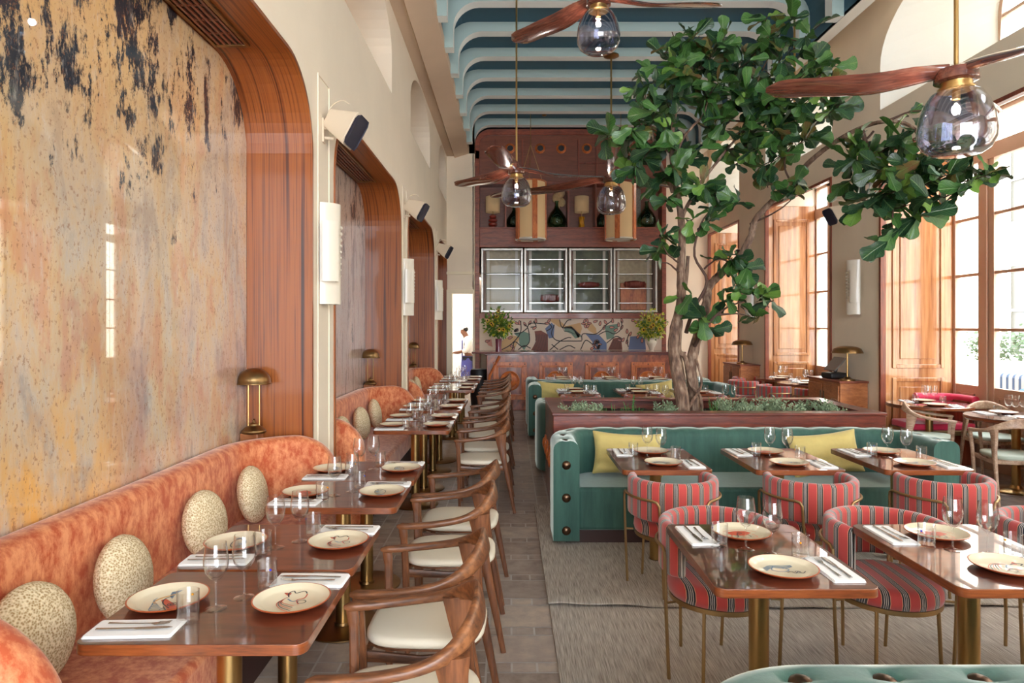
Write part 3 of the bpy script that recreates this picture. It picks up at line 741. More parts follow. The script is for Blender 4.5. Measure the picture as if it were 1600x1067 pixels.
def bench(y0, y1, label):
    t = thing('banquette_bench', label, 'bench', (XL, (y0+y1)/2, 0), 0, 'orange velvet benches'); oy = (y0+y1)/2
    r = .46; xb = -1.785-XL; xe = -1.19-XL; pts = []
    L = (y1-y0)/2
    pts += [(lerp(xe, xb+r, k/5), -L+.09) for k in range(5)]
    pts += arc(xb+r, -L+.09+r, r, 270, 180, 9)
    pts += [(xb, lerp(-L+.09+r, L-.09-r, k/16)) for k in range(1, 16)]
    pts += arc(xb+r, L-.09-r, r, 180, 90, 9)
    pts += [(lerp(xb+r, xe, k/5), L-.09) for k in range(1, 6)]
    # resample arc length near ends for the falling shoulder
    d = [0]
    for i in range(1, len(pts)): d.append(d[-1]+math.dist(pts[i], pts[i-1]))
    T = d[-1]; fine = []
    q = 0
    ss = [T*0+.0]+[.012*k for k in range(1, 12)]+[.14+.03*k for k in range(1, 6)]
    ss = ss+[lerp(.32, T-.32, k/60) for k in range(61)]+[T-v for v in ss[::-1]]
    for s_ in ss:
        while q < len(d)-2 and d[q+1] < s_: q += 1
        f = (s_-d[q])/(d[q+1]-d[q]); fine.append((lerp(pts[q][0], pts[q+1][0], f), lerp(pts[q][1], pts[q+1][1], f)))
    def top(i):
        e = min(ss[i], T-ss[i]); rad = .30
        return .95 if e > rad else .95-rad*.95+rad*.95*sqrt(max(0, 1-((rad-e)/rad)**2))
    sweep_sofa('backrest', fine, .15, .10, top, M['orange'], t)
    m_ = MB(); m_.prism(rrect(xb+.05, -1.15-XL, -L+.14, L-.14, .06), .27, .47); m_.build('seat', M['orange'], t, .03, segs=4)
    m_ = MB(); m_.box(xb, -1.22-XL, -L+.1, L-.1, 0, .28); m_.build('base', M['plinth'], t)
    m_ = MB(); m_.tube([(x, y, .96) for x, y in fine[20:-20]], .004, 5)
    return t
bench(1.66, 4.74, 'long orange velvet bench in the first wooden arch with four spotted cushions')
bench(5.42, 8.62, 'orange velvet bench in the second wooden arch behind the glass-laden tables')
bench(9.32, 12.43, 'orange velvet bench in the third wooden arch, by the doorway')
# brass lamps on wooden corner blocks
def bench_lamp():
    t = thing('table_lamp', 'x', 'lamp', (0, 0, 0), 0, 'brass lamps in the arches')
    m_ = MB(); m_.lathe([(0, 0), (.078, 0), (.082, .012), (.078, .022), (.07, .026), (.06, .04), (.035, .052), (.03, .065), (.012, .072), (.006, .085), (.009, .092), (0, .1)], 28); m_.build('base', M['brassd'], t)
    for s_ in (-1, 1):
        m_ = MB(); m_.tube([(s_*.036, 0, .03), (s_*.036, 0, .375)], .0045, 8); m_.build('pole', M['brass'], t)
    m_ = MB(); pr = [(.118, .338), (.117, .345)]+[(.112*cos(R(90*k/8)), .35+.098*sin(R(90*k/8))**.9) for k in range(9)]
    pr = pr[:-1]+[(0, pr[-1][1])]; m_.lathe(pr+[], 32, caps=False); o = m_.build('lamp_shade', M['brassd'], t, sharp=50)
    s2 = o.modifiers.new('s', 'SOLIDIFY'); s2.thickness = .003
    return t
index_kids(); lp0 = bench_lamp(); index_kids(); LP = Pool(lp0)
for k, (a, b, w_) in enumerate(((1.46, 4.76, 'first'), (5.35, 8.65, 'second'), (9.25, 12.46, 'third'))):
    m_ = MB(); m_.box(-.06, .06, -.06, .06, 0, .965)
    o = tag(m_.build('corner_block', M['cabw'], bevel=.004), 'square wooden post behind the bench corner under the brass lamp, %s arch' % w_, 'post', 'lamp posts'); o.location = (-1.785, b-.10, 0)
    LP.put((-1.765, b-.12, .965), R(25), 'domed brass lamp on twin rods in the far corner of the %s arch' % w_)
# round spotted cushions
def cushion():
    m_ = MB(); m_.lathe([(0, -.075), (.06, -.073), (.12, -.062), (.165, -.036), (.185, 0), (.165, .036), (.12, .062), (.06, .073), (0, .075)], 40, caps=False)
    return m_.build('round_cushion', M['cushion'], subsurf=1)
c0 = tag(cushion(), 'x', 'cushion', 'round spotted cushions')
CU = Pool(c0)
cl = [(2.27, 'first arch, at the near end of the bench'), (2.80, 'first arch, second from the bench end'), (3.57, 'first arch, behind the second table'), (4.20, 'first arch, beside the curved bench corner'),
      (6.55, 'second arch, mostly hidden by the bench arm'), (7.30, 'second arch, middle of the bench'), (8.08, 'second arch, nearest the brass lamp'), (11.1, 'third arch, leaning on the bench back'), (11.75, 'third arch, close to the brass lamp')]
for k, (y, lb) in enumerate(cl):
    o = CU.put((-1.615+.012*(k % 2), y, .47+.182), 0, 'round cream spotted cushion, '+lb); o.rotation_euler = (0, R(80), R((-6, 3, -4, 5, 2, -3, 6, 0, 4)[k]))
# ================================================================ TABLES AND SETTINGS
def make_table(name, lx, ly, top_m='tabletop', label='x', group=None, h=.75):
    t = thing(name, label, 'table', (0, 0, 0), 0, group)
    m_ = MB(); m_.prism(rrect(-lx/2, lx/2, -ly/2, ly/2, .04), h-.035, h, 1, 0)
    m_.build('tabletop', [M[top_m], M['tableedge']], t, .003)
    m_ = MB(); m_.lathe([(.041, .012), (.041, h-.036)], 28); m_.build('column', M['brass'], t)
    m_ = MB(); m_.lathe([(0, 0), (.215, 0), (.22, .004), (.22, .010), (.214, .014), (.05, .016), (.048, .03), (0, .03)], 48, caps=False); m_.build('base', M['brassd'], t)
    m_ = MB(); m_.box(-lx*.3, lx*.3, -.03, .03, h-.045, h-.035); m_.box(-.03, .03, -ly*.3, ly*.3, h-.045, h-.035); m_.build('bracket', M['black'], t)
    return t
def make_round(name, r, h=.77):
    t = thing(name, 'x', 'table', (0, 0, 0), 0, 'round tables by the windows')
    m_ = MB(); m_.lathe([(0, h-.04), (r-.01, h-.04), (r, h-.03), (r, h-.006), (r-.006, h), (0, h)], 56, caps=False, mf=lambda a: 1 if a < 3 else 0); m_.build('tabletop', [M['tabletop'], M['tableedge']], t)
    m_ = MB(); m_.lathe([(.041, .012), (.041, h-.04)], 28); m_.build('column', M['brass'], t)
    m_ = MB(); m_.lathe([(0, 0), (.23, 0), (.235, .006), (.225, .014), (.06, .03), (.045, .06), (0, .06)], 48, caps=False); m_.build('base', M['brass'], t)
    return t
def plate_drawing(m_, kind):
    z = .0105
    def P(pts, w, m): m_.ribbon([(a*.094, b*.094) for a, b in pts], w*.094, z, m)
    def cur(pts, w, m, n=6): P([(v.x, v.y) for v in catmull([(a, b, 0) for a, b in pts], n)], w, m)
    def fill(pts, m): m_.poly([(a*.094, b*.094) for a, b in [(v.x, v.y) for v in catmull([(a, b, 0) for a, b in pts], 4)]], z-.0004, m)
    def ring(cx, cy, r, w, m): m_.ribbon([(cx*.094+r*.094*cos(2*pi*k/16), cy*.094+r*.094*sin(2*pi*k/16)) for k in range(16)], w*.094, z+.0002, m, True)
    if kind == 0:      # fish with open mouth
        fill([(.15, .1), (.5, .38), (1.0, .5), (.95, .25), (.5, .02), (.0, -.25), (-.1, -.1)], 4)
        fill([(-.9, .25), (-.45, .1), (-.1, .1), (-.35, -.05), (-.75, -.1)], 3)
        cur([(-.5, .1), (-.2, -.3), (.15, -.45), (.3, -.3)], .07, 5); cur([(-.35, .05), (-.1, -.15), (.3, -.1), (.8, .25)], .05, 2)
        for k in range(6): cur([(-.25+.16*k, -.45), (.0+.18*k, -.5+.03*k), (.35+.12*k, -.28+.08*k)], .03, 3)
        ring(.45, .25, .15, .04, 2); ring(.45, .25, .06, .06, 2); cur([(.9, -.05), (.75, .05), (.98, .2), (.6, .0)], .03, 2)
    elif kind == 1:    # horse head
        for k in range(5): cur([(-.9+.13*k, -.5+.04*k), (-.72+.12*k, .0+.06*k), (-.35+.10*k, .38-.01*k), (.25, .32)], .03, (4, 2)[k % 2])
        cur([(.25, .3), (.55, .5), (.8, .45), (.65, .25), (.9, .05), (.75, -.15)], .05, 2); cur([(-.2, -.4), (.1, -.15), (.35, -.3), (.7, -.2)], .05, 4)
        cur([(.1, .25), (-.05, -.05), (.1, -.2)], .05, 3); ring(.02, -.4, .15, .03, 2); fill([(.3, .35), (.55, .7), (.6, .4)], 4)
    elif kind == 2:    # small fish and fins
        fill([(-.8, .1), (-.55, .35), (-.5, .1), (-.6, -.1)], 3); cur([(-.6, .1), (-.2, .4), (.4, .38), (.8, .1), (.4, -.2), (-.2, -.15), (-.6, .1)], .05, 2)
        ring(.5, .12, .1, .05, 2); fill([(.0, .35), (.35, .35), (.2, .05)], 3)
        for k in range(4): cur([(-.3+.2*k, -.1), (-.2+.2*k, .1), (-.3+.2*k, .3)], .04, 3)
    elif kind == 3:    # crab like red scribble
        fill([(-.5, -.1), (-.1, .3), (.5, .25), (.7, -.1), (.2, -.35), (-.3, -.35)], 4)
        for k in range(5): cur([(-.5+.25*k, .1), (-.6+.3*k, .5), (-.35+.25*k, .6)], .04, (4, 2)[k % 2])
        cur([(-.8, -.2), (-.4, -.5), (.3, -.5), (.8, -.25)], .04, 4); ring(.1, 0, .1, .04, 2)
    else:              # blue bird and script
        for k in range(4): cur([(-.8, .1-.1*k), (-.4, .4-.08*k), (.1, .35-.1*k), (.5, .4-.05*k)], .04, 3)
        cur([(-.3, .3), (-.5, -.1), (-.1, -.3), (.2, -.1), (0, .15)], .05, 3); cur([(.0, -.4), (.2, -.3), (.3, -.5), (.5, -.3), (.6, -.5), (.8, -.3)], .04, 2)
        ring(.45, -.35, .1, .03, 2)
def make_plate(kind):
    m_ = MB(); m_.lathe([(0, 0), (.07, 0), (.088, .004), (.128, .0195), (.131, .0235)], 48, m=1, caps=False)
    m_.lathe([(.131, .0235), (.1275, .0245), (.1255, .0242)], 48, m=1, caps=False); m_.lathe([(.1255, .0242), (.102, .0140), (.094, .0095), (0, .0095)], 48, m=0, caps=False)
    plate_drawing(m_, kind)
    return tag(m_.build('dinner_plate', [M['platec'], M['plater'], M['ink'], M['inkblue'], M['inkred'], M['inkyel']], sharp=60), 'x', 'plate', 'painted dinner plates')
def make_napkin():
    m_ = MB()
    for q in range(3): m_.prism(rrect(-.135+.002*q, .135-.002*q, -.062+.001*q, .062-.003*q, .008, 3), .0030*q, .0030*q+.0026)
    return tag(m_.build('folded_napkin', M['linen'], bevel=.0015), 'x', 'napkin', 'folded white napkins')
def make_wine():
    m_ = MB(); pr = [(.036, 0), (.034, .002), (.02, .005), (.006, .010), (.0038, .02), (.0036, .085), (.006, .095), (.02, .105), (.034, .125), (.040, .148), (.0405, .165), (.037, .19), (.033, .222)]
    m_.lathe(pr, 32, caps=False); m_.lathe([(.0, .001), (.036, 0)], 32, caps=False); m_.lathe([(0.0325, .222), (.036, .19), (.0393, .165), (.0385, .15), (.032, .127), (.018, .110), (0, .104)], 32, caps=False)
    return tag(m_.build('wine_glass', M['glass'], sharp=70), 'x', 'glass', 'stemmed wine glasses')
def make_tumbler(colr):
    m_ = MB(); m_.lathe([(0, .001), (.033, .001), (.034, .004), (.0345, .098), (.033, .099), (.0322, .098), (.0318, .014), (0, .012)], 32, caps=False)
    o = m_.build('water_tumbler', [M['glass'], M[colr]], sharp=50)
    d = MB(); d.ball((-.0345, 0, .072), .0042, 5); d.build('glass_bead', M[colr], o)
    return tag(o, 'x', 'glass', 'straight water tumblers')
M['beadblue'] = pbr('blue_bead', rgb(30, 50, 180), .2); M['beadamb'] = pbr('amber_bead', rgb(220, 150, 30), .2)
def make_fork():
    m_ = MB(); m_.tube([(-.10, 0, .004), (-.04, 0, .003), (.035, 0, .004), (.05, 0, .003), (.06, 0, .005)], 0, 8, flat=[(.0055, .0014), (.003, .0015), (.0028, .0015), (.009, .001), (.0115, .001)], up=(0, 0, 1))
    for q in range(4):
        yy = -.0086+q*.0057; m_.tube([(.058, yy, .005), (.08, yy, .006), (.098, yy*.95, .010)], [.0016, .0014, .0008], 5)
    return tag(m_.build('table_fork', M['steel']), 'x', 'fork', 'steel forks')
def make_knife():
    m_ = MB(); m_.tube([(-.115, 0, .004), (-.07, 0, .004), (.0, 0, .004), (.01, 0, .004), (.06, .002, .004), (.10, .004, .004), (.115, .006, .004)], 0, 8, flat=[(.0055, .002), (.0048, .002), (.004, .002), (.0075, .0012), (.0095, .0008), (.007, .0008), (.001, .0006)], up=(0, 0, 1))
    return tag(m_.build('table_knife', M['steel']), 'x', 'knife', 'steel knives')
plates = [Pool(make_plate(k)) for k in range(5)]
PW = ['fish', 'horse head', 'small blue fish', 'red crab', 'blue bird']
NAP, WIN, TB1, TB2, FRK, KNF = Pool(make_napkin()), Pool(make_wine()), Pool(make_tumbler('beadblue')), Pool(make_tumbler('beadamb')), Pool(make_fork()), Pool(make_knife())
index_kids()
rs = random.Random(5)
def setting(cx, cy, rot, h, desc, sides, kinds, sp=1.0, glasses=(1, 1), r_in=.215, cutl=True):
    """two facing places; rot 0 = diners at -x and +x"""
    for d in (0, 1):
        a = rot+pi*d; ca, sa = cos(a), sin(a); sd = sides[d]
        def at_(x, y): return (cx+x*ca-y*sa, cy+x*sa+y*ca)
        j = lambda s_=.012: rs.uniform(-s_, s_)
        k = kinds[d] if kinds else rs.randrange(5)
        x, y = at_(-r_in*sp+j(), j()); plates[k].put((x, y, h), a+pi/2*0+R(-90)+j(.3), 'cream plate with %s drawing, %s, %s' % (PW[k], sd, desc))
        na = a+pi/2*0+j(.05); nx, ny = -.215*sp+j(.008), -.205*min(sp, 1)+j(.006); x, y = at_(nx, ny)
        NAP.put((x, y, h), na, 'folded white napkin, %s, %s' % (sd, desc))
        if cutl:
            x, y = at_(nx+.005, ny+.018); FRK.put((x, y, h+.0088), na+j(.06), 'steel fork on the napkin, %s, %s' % (sd, desc))
            x, y = at_(nx+.005, ny-.018); KNF.put((x, y, h+.0088), na+j(.05), 'steel knife on the napkin, %s, %s' % (sd, desc))
        for q in range(glasses[d]):
            x, y = at_(-.035-.03*q+j(.008), -.045+.075*q+j(.008)); WIN.put((x, y, h), j(3), 'stemmed wine glass%s, %s, %s' % (['', ' beside another'][q], sd, desc))
        x, y = at_(-.07+j(.01), -.135+j(.01)); (TB1 if d else TB2).put((x, y, h), j(3), 'straight clear tumbler, %s, %s' % (sd, desc))
# left row
Tp = make_table('dining_table', .70, .60, group='tables along the orange benches'); Tq = make_table('dining_table', .60, .80, group='tables at the green sofas')
index_kids(); TP, TQ = Pool(Tp), Pool(Tq)
ORD = ['first', 'second', 'third', 'fourth', 'fifth', 'sixth', 'seventh', 'eighth', 'ninth', 'tenth', 'eleventh', 'twelfth']
LY = [2.305, 2.925, 3.82, 4.43, 6.42, 7.04, 7.88, 8.50, 10.27, 10.89, 11.9, 12.52]
LXc = [-.96, -.965, -.945, -.94, -.90, -.90, -.90, -.89, -.88, -.88, -.87, -.87]
KK = [(0, 1), (2, 1), (3, 2), (4, 2), (1, 3), (2, 0), (3, 4), (0, 2), (1, 2), (4, 1), (0, 3), (2, 4)]
for k in range(12):
    TP.put((LXc[k], LY[k], 0), 0, 'lacquered brown table on a brass column, %s along the orange benches counted from the front' % ORD[k])
    setting(LXc[k], LY[k], 0, .75, '%s bench table' % ORD[k], ('bench side', 'chair side'), KK[k])
# ================================================================ WOODEN ARMCHAIRS
def wood_chair(wm, wmz, sm, label):
    t = thing('wooden_armchair', label, 'chair', (0, 0, 0), 0)
    # faces -x, origin under the seat centre
    half = [(-.265, .262, .668), (-.17, .268, .672), (-.06, .272, .682), (.06, .262, .70), (.15, .228, .728), (.205, .16, .762), (.232, .08, .785), (.238, 0, .792)]
    pts = half+[(x, -y, z) for x, y, z in half[-2::-1]]
    C = catmull(pts, 4); n = len(C); fl_ = []
    for i in range(n):
        u = abs(2*i/(n-1)-1)    # 1 at tips 0 at the crest
        e = max(0, 1-u/.62); e = e*e*(3-2*e)
        tip = min(1, (1-u)/.03+.45)
        fl_.append((lerp(.021, .012, e)*tip, lerp(.0155, .050, e)*tip))
    m_ = MB(); m_.tube(C, 0, 12, flat=fl_, up=(-.25, 0, 1)); m_.build('armrest', wm, t, sharp=60)
    for s_ in (-1, 1):
        m_ = MB(); P_ = [(-.215, s_*.225, 0), (-.222, s_*.245, .42), (-.228, s_*.262, .60), (-.235, s_*.264, .665)]
        m_.tube(catmull(P_, 4), 0, 8, flat=[(.013, .013)]*2+[(.016, .018)]*7+[(.017, .022)]*4, up=(1, 0, 0)); m_.build('leg', wmz, t)
        P_ = [(.285, s_*.235, 0), (.235, s_*.235, .25), (.19, s_*.232, .47), (.165, s_*.222, .62), (.155, s_*.225, .72)]
        m_ = MB(); m_.tube(catmull(P_, 4), 0, 8, flat=[(.011+.001*k if k < 9 else .018+.001*(k-8), .014+.0014*k if k < 9 else .026+.004*(k-8)) for k in range(17)], up=(1, 0, 0)); m_.build('leg', wmz, t)
        m_ = MB(); m_.tube([(-.21, s_*.225, .415), (0, s_*.228, .405), (.2, s_*.225, .415)], 0, 8, flat=[(.011, .022), (.011, .016), (.011, .024)], up=(0, 0, 1)); m_.build('seat_rail', wm, t)
    for xq in (-.215, .19):
        m_ = MB(); m_.tube([(xq, -.22, .415), (xq, .22, .415)], 0, 8, flat=[(.011, .018)]*2, up=(0, 0, 1)); m_.build('stretcher', wm, t)
    sh = []
    for k in range(32):
        a = 2*pi*k/32; c_, s_ = cos(a), sin(a); e = .55; sh.append((math.copysign(abs(c_)**e, c_)*.242+.0, math.copysign(abs(s_)**e, s_)*.228))
    m_ = MB(); m_.prism([(x*.97, y*.97) for x, y in sh], .432, .442); m_.build('seat_frame', wm, t)
    m_ = MB(); rings = []
    for sc, z in ((.96, .44), (1.0, .45), (1.0, .462), (.975, .474), (.9, .48), (.5, .481), (.05, .479)): rings.append([(x*sc, y*sc, z) for x, y in sh])
    m_.sweep(rings); m_.build('seat', sm, t, sharp=70)
    return t
wc = wood_chair(M['walnut'], M['walnutz'], M['cream_seat'], 'x'); index_kids(); WC = Pool(wc, 'walnut armchairs along the bench tables')
for k in range(12):
    WC.put((-.335+(LXc[k]+.96)*1.0+(.03 if k > 3 else 0), LY[k]-.085, 0), R((2, -2, 1, -3, 2, 0, -2, 2, 0, 1, -1, 2)[k]), 'walnut armchair with a cream seat at the %s bench table' % ORD[k])
# ================================================================ STRIPED CHAIRS
def striped_chair():
    t = thing('striped_armchair', 'x', 'chair', (0, 0, 0), 0)
    # faces +y
    m_ = MB(); Ro, Ri, yo = .285, .225, .0; rings = []; us = []
    A0, A1, n = 270-122, 270+122, 44
    for i in range(n+1):
        a = R(lerp(A0, A1, i/n)); e = min(i, n-i)/n; pin = min(1, .55+e*9)
        rm = (Ro+Ri)/2; tk = (Ro-Ri)/2*pin
        z0, z1 = .50+.015*(1-pin), .745-.02*(1-pin)
        pr = []
        for q in range(4): b = R(180+90*q/3); pr.append((rm+(tk-.0)*0-tk+.02+.02*cos(b), z0+.02+.02*sin(b)))
        for q in range(4): b = R(270+90*q/3); pr.append((rm+tk-.02+.02*cos(b), z0+.02+.02*sin(b)))
        for q in range(5): b = R(0+90*q/4); pr.append((rm+tk-.028+.028*cos(b), z1-.028+.028*sin(b)))
        for q in range(5): b = R(90+90*q/4); pr.append((rm-tk+.028+.028*cos(b), z1-.028+.028*sin(b)))
        rings.append([(r_*cos(a), r_*sin(a)*1.0+yo, z) for r_, z in pr]); us.append(a*.27)
    m_.sweep(rings, uv=lambda i, k: (us[min(i, n)], k*.01)); m_.build('backrest', M['stripe'], t, sharp=60)
    m_ = MB(); rings = []
    N = 40
    for sc, z in ((.90, .385), (.97, .392), (1.0, .42), (.985, .452), (.93, .470), (.8, .478), (.4, .483), (.02, .484)):
        rings.append([(.245*sc*cos(2*pi*k/N), .25*sc*sin(2*pi*k/N)+.01, z) for k in range(N)])
    m_.sweep(rings, uv=None, cap=True)
    # uv from x
    for fi, f in enumerate(m_.f): m_.uv[fi] = [(m_.v[q].x+.02, m_.v[q].y) for q in f]
    m_.build('seat', M['stripe'], t, sharp=70)
    m_ = MB(); rings = []
    for k in range(N):
        a = 2*pi*k/N; c_, s_ = cos(a), sin(a)
        rings.append([(c_*(r_), s_*(r_)+.01, z) for r_, z in ((.222, .365), (.238, .365), (.238, .387), (.222, .387))])
    m_.sweep(rings, closed=True); m_.build('seat_frame', M['brassm'], t)
    for s_ in (-1, 1):
        # one bent tube: front side leg up, along the outside of the back, down behind
        P_ = [(s_*.272, .09, 0), (s_*.285, .09, .3), (s_*.293, .09, .58), (s_*.293, .085, .618), (s_*.292, .06, .632)]
        for q in range(1, 8):
            a = R(lerp(8, -52, q/7)); P_.append((s_*.296*cos(a), .296*sin(a), .634))
        a = R(-57); P_ += [(s_*.294*cos(a), .294*sin(a), .628), (s_*.292*cos(R(-60)), .292*sin(R(-60)), .605), (s_*.290*cos(R(-61)), .290*sin(R(-61)), .5), (s_*.245*cos(R(-61)), .25*sin(R(-61)), .39), (s_*.235*cos(R(-61)), .25*sin(R(-61)), .18), (s_*.225*cos(R(-61)), .26*sin(R(-61)), 0)]
        m_ = MB(); m_.tube(P_, .0085, 8); m_.build('leg', M['brassm'], t)
        m_ = MB(); m_.tube([(s_*.237, .08, .376), (s_*.287, .09, .376)], .006, 6); m_.build('bracket', M['brassm'], t)
        m_ = MB(); m_.tube([(s_*.14, .2, .37), (s_*.15, .215, 0)], .0085, 8); m_.build('leg', M['brassm'], t)
    return t
sc_ = striped_chair(); index_kids(); SC = Pool(sc_, 'red striped armchairs')
# ================================================================ GREEN SOFAS
def sofa(label, X0, X1, depth, group='green studded sofas'):
    """faces -y; local origin front centre; returns root"""
    Wd = (X1-X0)/2; t = thing('studded_sofa', label, 'sofa', (0, 0, 0), 0, group)
    th = .20; r = .32; xa = Wd-th/2; yb = depth-th/2
    pts = [(-xa, lerp(.0, yb-r, k/8)) for k in range(8)]+arc(-xa+r, yb-r, r, 180, 90, 12)
    pts += [(lerp(-xa+r, xa-r, k/60), yb) for k in range(1, 60)]+arc(xa-r, yb-r, r, 90, 0, 12)+[(xa, lerp(yb-r, 0, k/8)) for k in range(1, 9)]
    d = [0]
    for i in range(1, len(pts)): d.append(d[-1]+math.dist(pts[i], pts[i-1]))
    T = d[-1]; fine = []; q = 0; NN = int(T/.03); ss = [T*k/NN for k in range(NN+1)]
    for s_ in ss:
        while q < len(d)-2 and d[q+1] < s_: q += 1
        f = (s_-d[q])/(d[q+1]-d[q]); fine.append((lerp(pts[q][0], pts[q+1][0], f), lerp(pts[q][1], pts[q+1][1], f)))
    ns = int(round(T/.243)); st = [T*(k+.5)/ns for k in range(ns)]
    m_ = MB(); rings = []
    N = len(fine)
    for i, (x, y) in enumerate(fine):
        a = fine[max(i-1, 0)]; b = fine[min(i+1, N-1)]; dx, dy = b[0]-a[0], b[1]-a[1]; l = sqrt(dx*dx+dy*dy); nx, ny = -dy/l, dx/l
        near = min(abs(ss[i]-v) for v in st); dip = exp(-(near/.045)**2)
        h = .825; t2 = th/2; rr = .07; prof = [(t2, .06), (t2, .3), (t2, .6)]+[(t2-rr+rr*cos(R(90*k/5)), h-rr+rr*sin(R(90*k/5))-(.006*dip if k > 3 else 0)) for k in range(6)]+[(0, h-.004-.024*dip)]
        prof2 = [(-u, z) for u, z in prof[:-1]][::-1]
        rings.append([(x+nx*u, y+ny*u, z) for u, z in prof+prof2])
    m_.sweep(rings); m_.build('backrest', M['green'], t, sharp=50, bevel=.0)
    sm_ = MB(); sm_.lathe([(.036, -.004), (.034, .006), (.026, .014), (.014, .019), (0, .021)], 20, caps=True)
    for v in st:
        i = min(range(N), key=lambda i: abs(ss[i]-v)); o = sm_.build('stud', M['bronze'], t) if v == st[0] else None
        if o is None: o = s0.copy(); S.collection.objects.link(o)
        else: s0 = o
        o.location = (fine[i][0], fine[i][1], .799)
    for sx in (-1, 1):
        for z in (.14, .39, .64):
            o = s0.copy(); S.collection.objects.link(o); o.location = (sx*xa, .002, z); o.rotation_euler = (R(90), 0, 0)
    m_ = MB(); m_.prism(rrect(-Wd+th-.01, Wd-th+.01, .03, depth-th+.02, .03), .13, .46); m_.build('seat', M['green'], t, .035, segs=4)
    m_ = MB(); m_.box(-Wd+.1, Wd-.1, .07, depth-.05, 0, .14); m_.build('base', M['plinth'], t)
    return t
sf = sofa('x', .335, 3.44, .80); index_kids(); SF = Pool(sf)
SX = (.335+3.44)/2
SF.put((SX, 5.13, 0), 0, 'green velvet studded sofa in front of the wooden planter, with two yellow pillows')
SF.put((SX+.02, .995, 0), 0, 'green studded sofa whose back top crosses the bottom of the view')
SF.put((SX-.02, 8.25, 0), pi, 'green sofa backing onto the far side of the planter')
SF.put((SX-.05, 10.1, 0), 0, 'green studded sofa beyond the planter with a yellow pillow, facing it')
SF.put((SX-.05, 11.75, 0), pi, 'green sofa facing the bar, hidden behind the far green sofa')
def pillow(w_, h_):
    m_ = MB(); n = 14; idx = {}
    for s_ in (1, -1):
        for i in range(n+1):
            for j in range(n+1):
                u, v = 2*i/n-1, 2*j/n-1
                e = (1-abs(u)**3)*(1-abs(v)**3); t_ = .075*max(e, 0)**.5
                pu = u*(1-.09*(1-v*v)*abs(u)); pv = v*(1-.13*(1-u*u)*abs(v))+.03*u*(1-abs(v))
                if s_ == -1 and (i in (0, n) or j in (0, n)): idx[(s_, i, j)] = idx[(1, i, j)]
                else: idx[(s_, i, j)] = m_.p((pu*w_/2, s_*t_+(.012*sin(6*u+2)*sin(4*v)+.008*sin(9*u*v+3*u)+.006*sin(13*v+5*u))*e, pv*h_/2))
        for i in range(n):
            for j in range(n):
                q = [idx[(s_, i, j)], idx[(s_, i+1, j)], idx[(s_, i+1, j+1)], idx[(s_, i, j+1)]]
                m_.face(q if s_ == -1 else q[::-1])
    return tag(m_.build('scatter_pillow', M['yel_lin'], sharp=80, subsurf=1), 'x', 'pillow', 'yellow linen pillows')
PL = Pool(pillow(.62, .38))
for (x, y, z, rz, lb) in ((.98, 5.58, .645, 3, 'yellow linen pillow at the aisle end of the green sofa before the planter'), (2.62, 5.58, .645, -6, 'yellow linen pillow at the window end of the green sofa before the planter'),
                      (.72, 10.56, .65, 5, 'yellow linen pillow at the aisle end of the far green sofa'), (2.3, 10.56, .65, -8, 'yellow linen pillow behind the tree trunks on the far green sofa')):
    o = PL.put((x, y, z), 0, lb); o.rotation_euler = (R(-18), R(rz if abs(rz) < 90 else 0), R(180 if abs(rz) > 90 else 0))
    if abs(rz) > 90: o.location.z = .645
# sofa tables and chairs
CX = [1.05, 1.935, 2.79]; CN = ['aisle-end', 'middle', 'window-end']
for k in range(3):
    x = CX[k]
    TQ.put((x, 4.84, 0), 0, 'lacquered table on a brass column, %s one at the sofa before the planter' % CN[k])
    setting(x, 4.84, R(90), .75, '%s table before the planter' % CN[k], ('chair side', 'sofa side'), [(4, 1), (2, 3), (4, 0)][k], 1.0)
    SC.put((x, 4.33, 0), R((1, -2, 2)[k]), 'red striped barrel chair, brass frame, its back to the front, %s table before the planter' % CN[k])
    if k < 3:
        TQ.put((x+(0, 0, .02)[k], 2.83, 0), 0, 'lacquered table on a brass column, %s one by the foreground striped chairs' % CN[k])
        setting(x, 2.83, R(90), .75, '%s table of the front row' % CN[k], ('near side', 'chair side'), [(4, 3), (1, 3), (0, 2)][k], 1.0)
        SC.put((x-(.02, .07, .05)[k], 3.33, 0), R(180+(4, -3, 2)[k]), 'red striped barrel chair with its seat to the front, %s table of the front row' % CN[k])
    xx = x-.04
    TQ.put((xx, 8.40, 0), 0, 'lacquered table just behind the planter, %s one' % CN[k])
    setting(xx, 8.40, R(90), .75, '%s table just behind the planter' % CN[k], ('sofa side', 'chair side'), None)
    TQ.put((xx-.02, 9.85, 0), 0, 'lacquered table at the far green sofa, %s one' % CN[k])
    setting(xx-.02, 9.85, R(90), .75, '%s table at the far green sofa' % CN[k], ('chair side', 'sofa side'), None)
    SC.put((xx-.02, 9.33, 0), 0, 'red striped barrel chair at the far green sofa, %s table' % CN[k])
    TQ.put((xx-.05, 12.2, 0), 0, 'lacquered table close to the bar front, %s one' % CN[k])
    setting(xx-.05, 12.2, R(90), .75, '%s table close to the bar front' % CN[k], ('sofa side', 'bar side'), None)
